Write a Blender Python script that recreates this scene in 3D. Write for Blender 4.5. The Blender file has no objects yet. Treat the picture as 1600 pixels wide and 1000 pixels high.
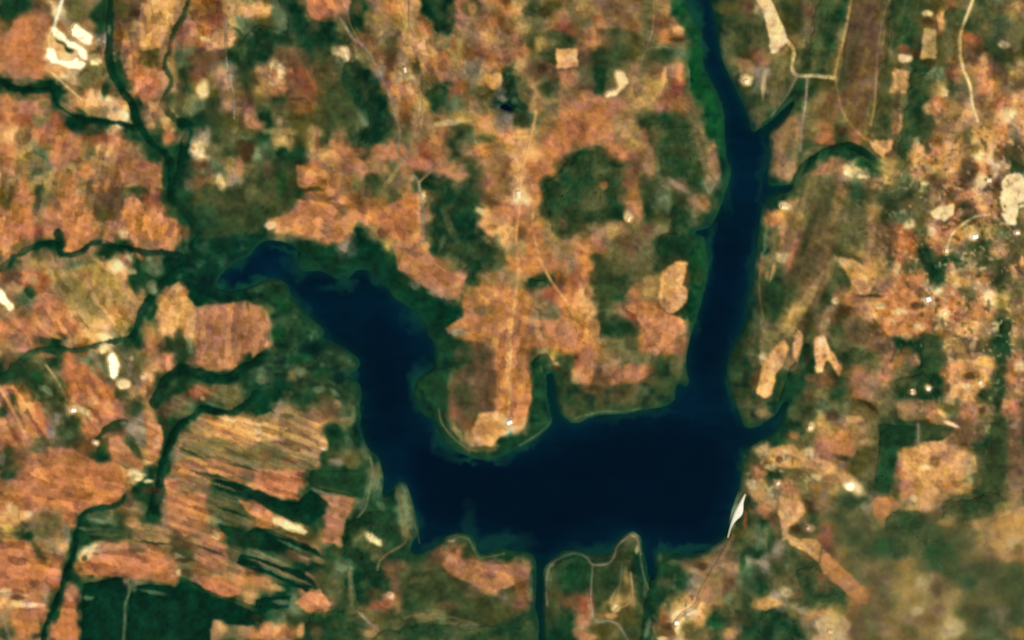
import bpy, math, random
import numpy as np
from math import radians
random.seed(7)
RNG = np.random.default_rng(11)
scene = bpy.context.scene
# ------------------------------------------------------------------ camera, sky, sun, exposure
PX = 5.0                       # metres of ground per photograph pixel (frame 1600 x 1000)
CAM_H = 30000.0
cam_data = bpy.data.cameras.new("camera")
cam = bpy.data.objects.new("camera", cam_data)
scene.collection.objects.link(cam)
cam.location = (0, 0, CAM_H)
cam.rotation_euler = (0, 0, 0)
cam_data.sensor_width = 36.0
cam_data.lens = 18.0 / (800 * PX / CAM_H)
cam_data.clip_start = 100.0
cam_data.clip_end = 400000.0
scene.camera = cam
world = bpy.data.worlds.new("World")
scene.world = world
world.use_nodes = True
nt = world.node_tree
bg = nt.nodes["Background"]
sky = nt.nodes.new("ShaderNodeTexSky")
sky.sky_type = 'NISHITA'
sky.sun_disc = False
sky.sun_elevation = radians(48)
sky.sun_rotation = radians(135)
nt.links.new(sky.outputs[0], bg.inputs[0])
bg.inputs[1].default_value = 0.06
sun_data = bpy.data.lights.new("sun", 'SUN')
sun_data.energy = 4.2
sun_data.angle = radians(0.5)
sun_data.color = (1.0, 0.955, 0.90)
sun = bpy.data.objects.new("sun", sun_data)
scene.collection.objects.link(sun)
sun.rotation_euler = (radians(42), 0, radians(45))
vs = scene.view_settings
vs.view_transform = 'Standard'
vs.look = 'None'
vs.exposure = 1.1
vs.gamma = 1.0
vs.use_curve_mapping = False
scene.render.engine = 'CYCLES'
scene.cycles.pixel_filter_type = 'BLACKMAN_HARRIS'
scene.cycles.filter_width = 2.0
scene.cycles.max_bounces = 3
GAIN = np.array([1.0, 1.0, 1.0]) * 2.6      # how much brighter sunlit ground renders than its albedo

# ------------------------------------------------------------------ palette: dry-season soils and vegetation, as they read in daylight
PAL = dict(w=(255,252,205), c=(250,216,148), y=(236,176,104), Y=(188,156,86), o=(210,140,80), R=(204,130,78),
           p=(192,132,86), r=(156,94,58), t=(164,130,82), b=(138,98,56), n=(108,84,54), d=(68,52,28),
           l=(86,82,38), m=(114,108,64), g=(58,72,40), e=(112,126,84), G=(32,66,38), D=(7,50,32),
           k=(3,38,33), N=(156,140,110), F=(16,76,36), u=(1,28,43), K=(0,15,30))
T = {}          # land cover by eye, one letter per 25 pixel cell, in 4 x 4 tiles of 16 x 10 cells
T[0,0]="""GDncmmGlnyytbbty lRpbmtGntotporYe pRpymtNbtotpoyyg prpymgtGpltennGG ptpycmmGrptgbtNg GGGDtmbGpRtgYltg oppGtocyGtgmegtn ormrDGDcGtYGGglp ytRppbrpGGpGNgmg oYeopmyptGGDcmgd"""
T[1,0]="""yeDRRpGtoyDDplto leDpGmGYtYoDptob GGgDGgbtmyytYtyt GnnggcmbntyoYbop tcrblGGNbctptNyG tpnrggGGoymGrmlN mgbbgggDtoYGetmk GmllggeDtnttYYoN GYlYgtGGmmtpgeYo eGGtyogpptrpgtot"""
T[2,0]="""yglmttntmtGkglnc YmtrmptbmbtGkggm plmgppglmobGkmgm pmggngglmGeFkmdb YnnpmGmtmtoFuGtN gtgtnGmtYtrFGugN GtmpppptYpbmFukg getRpRttgGgmFuum yYoRrotYbGGtFkuk yyoRGgobtGgetkuk"""
T[3,0]="""mgngGmnmGglbmgmt mlmGGmnmGlbmgmem mbmGmmnmGglmrggm mlggmlnmndlmnngl mmggmnnlmGebtonY mgGlmnnmmgYgmotn mGmbbnmlmGotttRy GtmbmbmgYGttytyy ttmrgbmmmGbtmyoN tmGGGGmnGyoytcbg"""
T[0,1]="""pteptotbppGGnetm ttYtotpbtpGGnYNg lomboYnngrGGgmgg pRtooolboogGDGgG pRrpRotpyopbDGGG otGGRtGGotpGDDGk GtttemYcGeDDDDDk nRrYtpYyGGDDDkuk teptYmyYtGtoDDkG ttooytyotGoYypRp"""
T[1,1]="""gggRtbptmppptgtb gggootmgmtGGtgpt mgGbbobbmooGGGnp GgpRoYooRotGGGyo GyttotGtrtmgGkyy kkDGGNDDYttGgGgY uuuGGGDDGopbmGgY GkuuuuuuDGnrpgtt GGkuuuukGDGNtloo YGGkuuuuukDDDpbp"""
T[2,1]="""yooGGggntgGgtkuu yoGGGGgbgmnGNGuu coGGgmGbgegtgDuu otggggGpGgGmGuue boYglttmnmGkuuuG YottpbmnmGDGGuuk oootogmmmggGGuum YggrogGmttbgGuug otroygGpttnGkuug otmoygmrRRgkuuug"""
T[3,1]="""ttGppcGYmyYynotg kGmmtetYeYnpncnw ktmmmgmggmtbpytm otmmmmtgemtrgptm mtnnmmtnrmpoYYmm mpnnlYtnRgpNmgtm mpgtmmymmmGGcmgn GgptgyytooGYtpgt GmtgpbtpoNcpmcYm gYgtdbyRyocRpymt"""
T[0,2]="""RRtooyyYGtyotptp tpnGtbceGpggtptR nGmGRemmmtpGptpG GGGmRRemmygGGGGG pRGgRoRmtnGgrmmG gyRmycRpgtnmGGmG tpRNgRpnNoGGtoyy rpmmgblReyGttYoy gbtpbbGRtyGttptt GtpobRRocGGbttbg"""
T[1,2]="""tGGGkuuuuukkGppp tGGkkuuuuuukGnto GGGkkGkuuuukGgno eDmGGkkuuuGGmnno DDGGgGkuuuGGggno DtgtbeGuuukGnGno YtYptmkuuuukmnyw YttyGGkuuuukGtyG YmttgmgkuuuukGGk ppRgGGGmuuuuuuuu"""
T[2,2]="""ttotogGgooyGuukm rpbootmmoobkukgm pgYgrttmmgmkuuGc oGGgpnppbggkuGgg oGkgbnntggkuukgg oGkggggggGkuuumt yGkGmuuuuuuuukGk GGuuuuuuuuuuuukk kuuuuuuuuuuuuukY uuuuuuuuuuuuuugp"""
T[3,2]="""mYltgmnRyRttytGt mmmgmmnnGGmtnmGm mtGggmmtbGGttygp gGGbgptpmGGonygo gGnmgptmGGGyyggt kGgemllmttyeptgo kGmYttmgGglnnmgt GmmpotmGGmytnGgn yycptllGyypyYggn gmtytlmGpypyYggn"""
T[0,3]="""gooopoRoGGpttGGp yoooRbobmGtoommG yytmoGegtGtttelm YgmtGGggtttntoGD RpbtGctptptgtpmG RobRGoRpRRpmbttn RopRGGGkeggGpRot yyoGRDDDGGGDDDGt toRGRDDGDDDDDtGG moGRRDDGDDDDDtmt"""
T[1,3]="""ppRGGGGekeuuuuuu oGGDDteGGekuuuuu oyYGpGGGGekuukuu DGlltGYeGmkkmGkk eGntGGGmGGGnogGG gmGDgeGGngggoppp tDDoggDDngGGgtpg GGeRogGrtgGgGggm DegGGGmmggmmggll oobGGGGtgGGGeggG"""
T[2,3]="""uuuuuuuuuuuuuumY uuuuuuuuuuuuuwgp uuuuuuuuuuuuuwgG kkuuuuumguuuumge GkuGGggGkGkGmmgG tkeGGGggkGGttteN bkgGGGgmGGGNtneG bkgnrgYYGGYytmgY GGgGpmllGbcyGggG GGDGtlmgmnYmmtGG"""
T[3,3]="""NpmtYcgGpyyoYggt tydtmgNomytmgGmY nygmgmmtGGmYgYty mmmrmgmgGggmmYyy mgmntmgGgmFGmtyt gmggnmtmtmGgnlll mmGrgmntYctmGmgg NmgGGptmYYbYmmmg GmNyynmttttYlgNg GGmyYnmtltYcmegt"""
GRID = ["".join(T[tx, ty].split()[r] for tx in range(4)) for ty in range(4) for r in range(10)]
# ------------------------------------------------------------------ what lies where: outlines in photograph pixels
LAKE = """1067,-12 1075,12 1082,32 1095,50 1097,75 1100,105 1110,125 1122,150 1130,175 1132,212 1135,250 1142,262 1140,280 1135,295 1127,320 1117,342 1105,357 1087,359 1084,365 1100,371 1102,387 1107,412 1102,445 1095,475 1087,500 1082,512 1076,537 1072,557 1073,580 1077,597 1072,605 1060,598 1055,602 1052,625 1037,635 1000,641 975,647 940,648 920,652 900,661 882,652 872,635 869,612 863,582 852,584 854,600 855,625 859,645 862,662 850,675 825,692 800,705 775,716 750,718 725,710 707,702 690,682 680,660 667,650 652,635 647,615 650,595 662,585 677,577 680,550 677,532 668,522 665,507 657,500 650,487 632,475 615,465 607,450 590,437 575,422 555,422 542,437 525,435 500,422 475,425 462,412 467,395 450,380 420,375 400,385 390,400 362,412 345,430 337,450 362,455 400,445 415,436 432,435 450,445 457,467 475,487 495,505 507,515 505,527 530,540 560,560 560,575 542,587 562,600 565,620 560,640 565,650 560,665 567,680 572,695 580,705 590,712 597,735 600,750 596,775 612,770 622,752 634,755 642,775 648,800 655,830 645,845 640,862 652,867 664,862 680,855 695,840 712,834 735,836 743,850 750,866 787,857 800,861 825,863 836,872 838,900 837,930 835,950 841,970 840,1010 849,1010 849,960 850,915 850,888 870,868 880,860 905,862 930,868 955,864 960,850 972,838 990,830 1001,838 1004,860 1010,880 1012,900 1018,906 1024,896 1026,866 1040,862 1075,868 1107,862 1114,855 1132,842 1138,835 1142,802 1152,772 1158,750 1160,720 1164,702 1175,696 1200,683 1212,675 1222,660 1228,640 1229,626 1222,627 1215,645 1200,656 1180,668 1163,667 1157,650 1146,625 1138,600 1136,575 1142,550 1155,525 1163,510 1168,470 1175,440 1181,400 1185,370 1189,340 1194,318 1204,308 1218,302 1236,296 1240,286 1215,290 1201,289 1200,270 1203,240 1202,210 1215,198 1232,176 1240,156 1228,164 1208,184 1192,196 1180,206 1174,205 1170,185 1166,172 1158,155 1150,140 1140,118 1130,96 1124,75 1122,45 1117,28 1112,5 1110,-12"""
POND = "778,166 790,161 803,169 801,176 787,174"
# deep water, dark; (colour, strength, softness, outline)
DEEPS = [('k',.85,4,"838,880 851,880 850,950 850,1010 838,1010 836,930"), ('k',.8,4,"852,585 866,585 872,640 880,660 862,660"), ('k',.8,5,"1170,200 1236,158 1244,166 1200,212"), ('u',.6,5,"1008,868 1026,868 1022,905 1014,905"), ('K',.75,14,"640,680 700,700 760,725 840,715 900,690 1000,670 1060,660 1110,680 1135,730 1125,800 1095,840 1010,830 960,810 850,850 740,810 680,820 640,760"),
         ('K',.5,10,"585,480 640,520 650,580 620,640 640,700 600,690 585,600 570,520"),
         ('K',.5,8,"1115,380 1160,370 1150,450 1130,540 1095,600 1090,520 1110,440")]
# marshes: low green growth along the water. (label, colour, strength, outline)
MARSH = [
("broad green marsh on the lake's western shore below the narrow head",'G',.55,"432,437 450,447 457,468 475,487 495,505 507,515 505,527 487,532 480,550 465,560 450,575 440,600 420,618 402,600 400,562 425,540 430,520 425,500 415,480 400,462 400,445"),
("dark green delta marsh filling the lake's far western head",'D',.6,"255,405 300,378 350,372 400,366 420,372 400,383 362,410 343,430 334,450 345,458 400,449 412,462 395,468 360,470 330,468 300,455 285,436 262,430"),
("dark marsh spur pointing inland from the northern lake shore",'D',.5,"420,366 450,368 500,380 538,396 547,375 562,348 575,356 590,375 600,402 612,430 640,450 690,466 720,470 722,500 690,505 660,500 632,475 607,450 590,437 575,422 555,422 542,437 525,435 500,422 475,420 465,412 467,395 450,380"),
("vivid green reed bed along the west bank of the northern arm",'F',.7,"1045,-12 1067,-12 1075,12 1082,32 1095,50 1100,105 1122,150 1130,175 1132,212 1135,250 1125,245 1115,210 1100,175 1082,150 1078,120 1085,80 1070,50 1052,22"),
("narrow green strip west of the straight northern arm",'F',.45,"1078,400 1092,378 1101,388 1106,412 1101,445 1094,475 1086,500 1080,510 1074,480 1080,440"),
("green fringe on the western side of the round peninsula",'G',.55,"680,528 700,525 722,532 716,560 700,582 693,605 692,640 700,672 725,700 707,702 690,682 680,660 667,650 652,635 647,615 650,595 662,585 677,577 682,550"),
("green flat between the round peninsula and the narrow cove",'G',.6,"835,572 852,563 858,600 864,640 850,675 825,690 800,702 786,694 812,680 828,650 838,615"),
("olive scrub on the shore east of the narrow cove",'g',.45,"872,582 895,588 930,604 1000,596 1040,570 1062,575 1068,592 1056,602 1050,626 1000,640 940,647 900,659 884,652 872,620"),
("long green strip on the east bank of the lake",'g',.6,"1165,505 1180,500 1186,540 1190,605 1212,615 1205,645 1180,667 1164,666 1157,650 1146,625 1139,600 1137,575 1143,550 1156,525"),
("scrubby green point with pale tracks west of the main basin",'g',.4,"482,556 520,540 552,562 556,580 540,588 558,605 562,625 556,650 540,662 520,650 505,640 480,625 462,605 465,578"),
]
# woods: (label, colour, strength, outline)
WOODS = [
("long dark green wood beside the pale road, upper middle",'D',.75,"537,100 560,100 585,117 600,142 612,170 617,212 600,218 580,232 565,236 560,215 575,200 572,180 555,160 542,140 532,125"),
("irregular dark wood at the top edge below an orange field",'D',.6,"437,-5 475,-5 482,15 495,33 525,38 522,62 500,72 462,65 445,50 450,33 440,15"),
("blue green wood at the end of the greenhouses, top left",'D',.55,"362,72 380,60 400,40 428,42 432,60 428,75 422,92 400,105 380,102 362,97 357,82"),
("slim dark wood running down from the top edge",'D',.7,"547,-5 563,-5 566,37 560,50 548,40"),
("compact dark wood at the top edge between tan fields",'D',.8,"660,-5 707,-5 712,42 695,57 680,37 663,15"),
("small drop shaped wood left of the reddish plots",'G',.8,"667,150 680,135 692,140 692,165 675,167"),
("tiny dark grove directly above the small pond",'D',.8,"786,118 800,112 808,130 812,152 800,156 787,140"),
("large dark wood west of the central village road",'D',.45,"655,277 695,277 710,287 742,282 750,300 740,322 735,340 750,357 770,375 790,390 792,410 775,420 750,422 745,445 730,442 725,412 695,400 675,375 675,350 672,330 665,325 670,300 660,292"),
("largest mottled wood east of the central village road",'G',.5,"905,235 930,233 940,250 962,255 975,275 968,300 960,320 945,335 925,345 905,352 885,368 868,365 858,350 853,325 852,300 856,280 870,268 885,255"),
("green wood on the slope west of the northern arm",'G',.5,"1012,195 1025,190 1050,200 1092,200 1098,225 1105,250 1105,275 1095,300 1075,290 1065,270 1040,265 1020,240 1012,215"),
("dark wood beside the little cove of the northern arm",'D',.55,"1045,332 1070,327 1087,345 1080,358 1078,370 1085,375 1078,392 1070,400 1037,410 1025,390 1030,370 1050,360"),
("grey green scrub wood north of the bright eroded slope",'g',.4,"932,400 955,410 978,415 975,445 962,465 955,480 935,475 930,440"),
("green strip wood at the top edge east of the lake",'G',.6,"1280,-5 1317,-5 1307,50 1300,95 1262,102 1267,50"),
("dark rectangular wood near the top edge, right of the brown ridge",'G',.75,"1390,15 1400,-5 1432,-5 1430,50 1405,68 1388,78"),
("long narrow wood on the east flank of the brown ridge",'g',.55,"1375,100 1390,88 1393,150 1390,215 1365,217 1370,160"),
("tall dark green wood between small cream fields",'G',.75,"1430,97 1450,130 1445,160 1462,190 1456,220 1425,215 1415,240 1400,252 1408,215 1417,175 1422,130"),
("small dark wood beside the winding road, top right",'G',.6,"1480,15 1507,10 1500,37 1480,40"),
("leaf shaped dark wood amid the eastern settlement",'D',.75,"1435,385 1450,388 1468,415 1470,437 1455,436 1440,412"),
("dark wood below the orange fields east of the lake",'G',.75,"1437,520 1470,530 1475,565 1465,580 1437,582 1440,550"),
("almost black grove beside the second white building",'D',.9,"1455,590 1470,587 1477,602 1472,617 1457,612"),
("low dark wood around the pair of white buildings",'G',.6,"1402,590 1450,588 1447,618 1405,615"),
("small green wood on the brown knoll east of the lake",'G',.55,"1317,548 1330,545 1360,550 1357,568 1322,565"),
("small grove close to the right edge",'G',.6,"1562,505 1582,505 1577,525 1563,522"),
("dark L shaped plantation in the lower right",'G',.55,"1372,662 1430,665 1427,692 1402,702 1397,725 1395,755 1365,757 1372,700"),
("thin dark plantation right of the pale gap",'g',.7,"1440,662 1472,663 1490,672 1470,690 1440,690"),
("straight vertical green plantation in the lower right",'g',.75,"1548,660 1572,662 1570,750 1545,760 1547,700"),
("green hillside wood below the round pale clearing",'G',.5,"1390,805 1438,805 1440,868 1395,870"),
("bright green hollow on the south eastern slopes",'F',.5,"1447,840 1480,850 1500,880 1510,905 1482,900 1455,875"),
("green valley wood curving up the lower right slopes",'G',.5,"1472,785 1520,778 1550,765 1567,782 1540,800 1475,807"),
("dark wood at the bottom edge beneath the dam road",'D',.55,"1190,957 1237,962 1262,1010 1190,1010"),
("dark thicket below the long orange clearing",'G',.5,"1245,890 1280,888 1318,925 1318,955 1285,945 1255,920"),
("dark green plantation in the bottom left, west of the pale track",'D',.7,"130,912 165,905 192,900 194,950 191,1010 128,1010"),
("widest dark green plantation along the bottom left edge",'D',.75,"206,918 225,912 277,917 285,905 312,912 325,927 375,945 400,955 400,978 352,975 335,968 328,985 330,1010 197,1010 201,950"),
("dark crop belt under the red field, lower left",'D',.6,"337,748 362,752 400,765 445,782 465,785 475,773 487,765 507,782 512,800 500,810 482,822 460,815 425,800 400,782 365,775 340,765"),
("second dark crop belt slanting through the striped fields",'D',.65,"340,818 362,822 385,832 400,823 430,830 455,842 480,850 500,862 505,875 482,872 455,858 425,862 400,860 385,850 350,835"),
("lowest dark crop belt in the striped fields",'D',.65,"375,865 400,870 440,885 465,890 490,905 500,925 480,925 460,915 430,902 400,892 370,880"),
("little dark wedge left of the orange triangular field",'D',.6,"400,935 430,932 455,930 452,950 430,952 400,965"),
("dark green block north of the pink strip by the lake",'G',.7,"485,735 560,734 572,750 568,780 540,775 500,762 482,750"),
("dark wood west of the twin track peninsula",'D',.45,"545,815 560,800 582,795 592,800 605,815 612,845 590,862 560,880 535,870 540,840"),
("dark grove beside the pink clearing, bottom middle",'D',.6,"562,905 590,892 612,900 607,925 590,940 560,945"),
("green wood along the bottom edge, left of middle",'G',.5,"487,957 555,957 562,1010 495,1010"),
("smooth olive green slope south of the lake",'g',.65,"632,905 700,892 740,915 770,945 745,962 700,955 650,952 632,935"),
("green belt at the bottom edge south of the lake",'G',.5,"600,985 700,975 800,980 830,965 830,1010 600,1010"),
("rounded green crop plot on the southern lobe",'G',.35,"860,888 872,876 900,866 915,873 922,888 919,912 905,920 875,918 860,908"),
("dark green crop plot between two pale tracks",'g',.7,"929,886 955,880 966,888 963,915 953,935 943,942 932,928 927,905"),
("dark tip of the small southern peninsula",'g',.8,"965,866 977,851 990,844 990,862 985,880 968,880"),
("low green scrub left of the village in the upper middle",'g',.35,"492,100 530,120 545,160 560,185 560,205 530,208 500,200 495,150"),
("wide dark scrubland north of the lake head",'g',.5,"300,300 330,285 360,290 400,280 460,265 460,320 415,345 405,362 350,368 305,372 300,340"),
("green meadow with pale streaks beside the western creek",'g',.5,"20,565 50,562 75,590 100,615 108,650 90,665 70,640 48,615 25,600"),
]
# belts of trees along creeks: (label, width, colour, strength, line)
BELTS = [
("dark tree belt along the creek running from the top left edge",11,'D',.75,"172,-5 173,40 172,75 172,100 178,120 190,140 205,160 212,180 220,200 240,225 262,245 268,270 268,290 270,310 285,325 300,345 312,365 300,385"),
("thin winding tree belt of the second creek from the top edge",7,'g',.9,"297,-5 285,30 272,50 262,85 258,105 268,125 262,145 254,160 262,175 275,188"),
("broad dark trees where the second creek widens",13,'D',.75,"282,192 297,197 293,215 286,240 282,262 276,285"),
("dark tree belt of the creek entering from the upper left edge",9,'D',.8,"-8,122 20,137 45,142 80,142 88,160 105,170 120,182 150,190 185,192 208,200"),
("winding tree belt west of the lake head",9,'D',.75,"-8,428 20,405 45,390 65,380 90,382 97,398 125,395 140,382 155,378 175,384 200,388 225,395 260,395 290,400"),
("tree belt leaving the lake head toward the south west",11,'D',.75,"285,415 262,435 245,455 232,470 222,490 212,515 207,528"),
("sparse dark hedge line linking the west creeks",8,'G',.7,"205,530 180,532 150,540 125,548 100,545 75,545 50,550 25,570 10,588 -8,585"),
("dark trees under the pink lobed field",16,'D',.7,"408,560 385,575 355,592 330,590 300,580 285,576 265,590 250,612 243,630"),
("dark creek trees bordering the striped tan field",11,'D',.75,"400,615 385,632 355,645 320,638 300,652 280,665 268,690 260,710 250,740 250,758"),
("dark clump where the creek trees bend south",16,'D',.7,"252,765 243,785 237,805"),
("long tree belt running down to the bottom left edge",9,'D',.8,"196,775 185,788 150,795 128,805 122,830 118,860 108,890 95,925 80,960 66,1008"),
("short dark hedge above the pink triangular field",8,'G',.7,"150,690 165,672 180,663 195,660"),
("small dark nub of trees jutting from the western belt",13,'D',.7,"92,366 95,382"),
("curved tree belt climbing from the eastern side inlet",11,'D',.75,"1240,285 1250,270 1265,252 1285,240 1310,230 1330,230 1350,238 1362,248"),
("dark trees in the notch of the upper eastern inlet",14,'D',.6,"1192,200 1212,185 1228,165 1242,148"),
("dark trees up the valley of the lower eastern inlet",17,'D',.65,"1226,626 1234,602 1244,572 1258,545"),
("dark trees lining the narrow southern inlet",16,'D',.6,"1020,912 1014,950 1008,1008"),
("small triangular clump at the head of the central cove",15,'D',.6,"836,568 850,560 858,584"),
("ragged tree row along the north rim of the bottom plantation",6,'G',.6,"285,905 325,925 375,942 400,952"),
("little dark clump in the peach coloured plots",10,'G',.7,"155,700 160,715"),
("dark clump by the small red knoll, far left",10,'G',.6,"43,455 50,462"),
("dark spot of trees in the middle of the village road plots",10,'G',.7,"830,440 850,442"),
]
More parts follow.
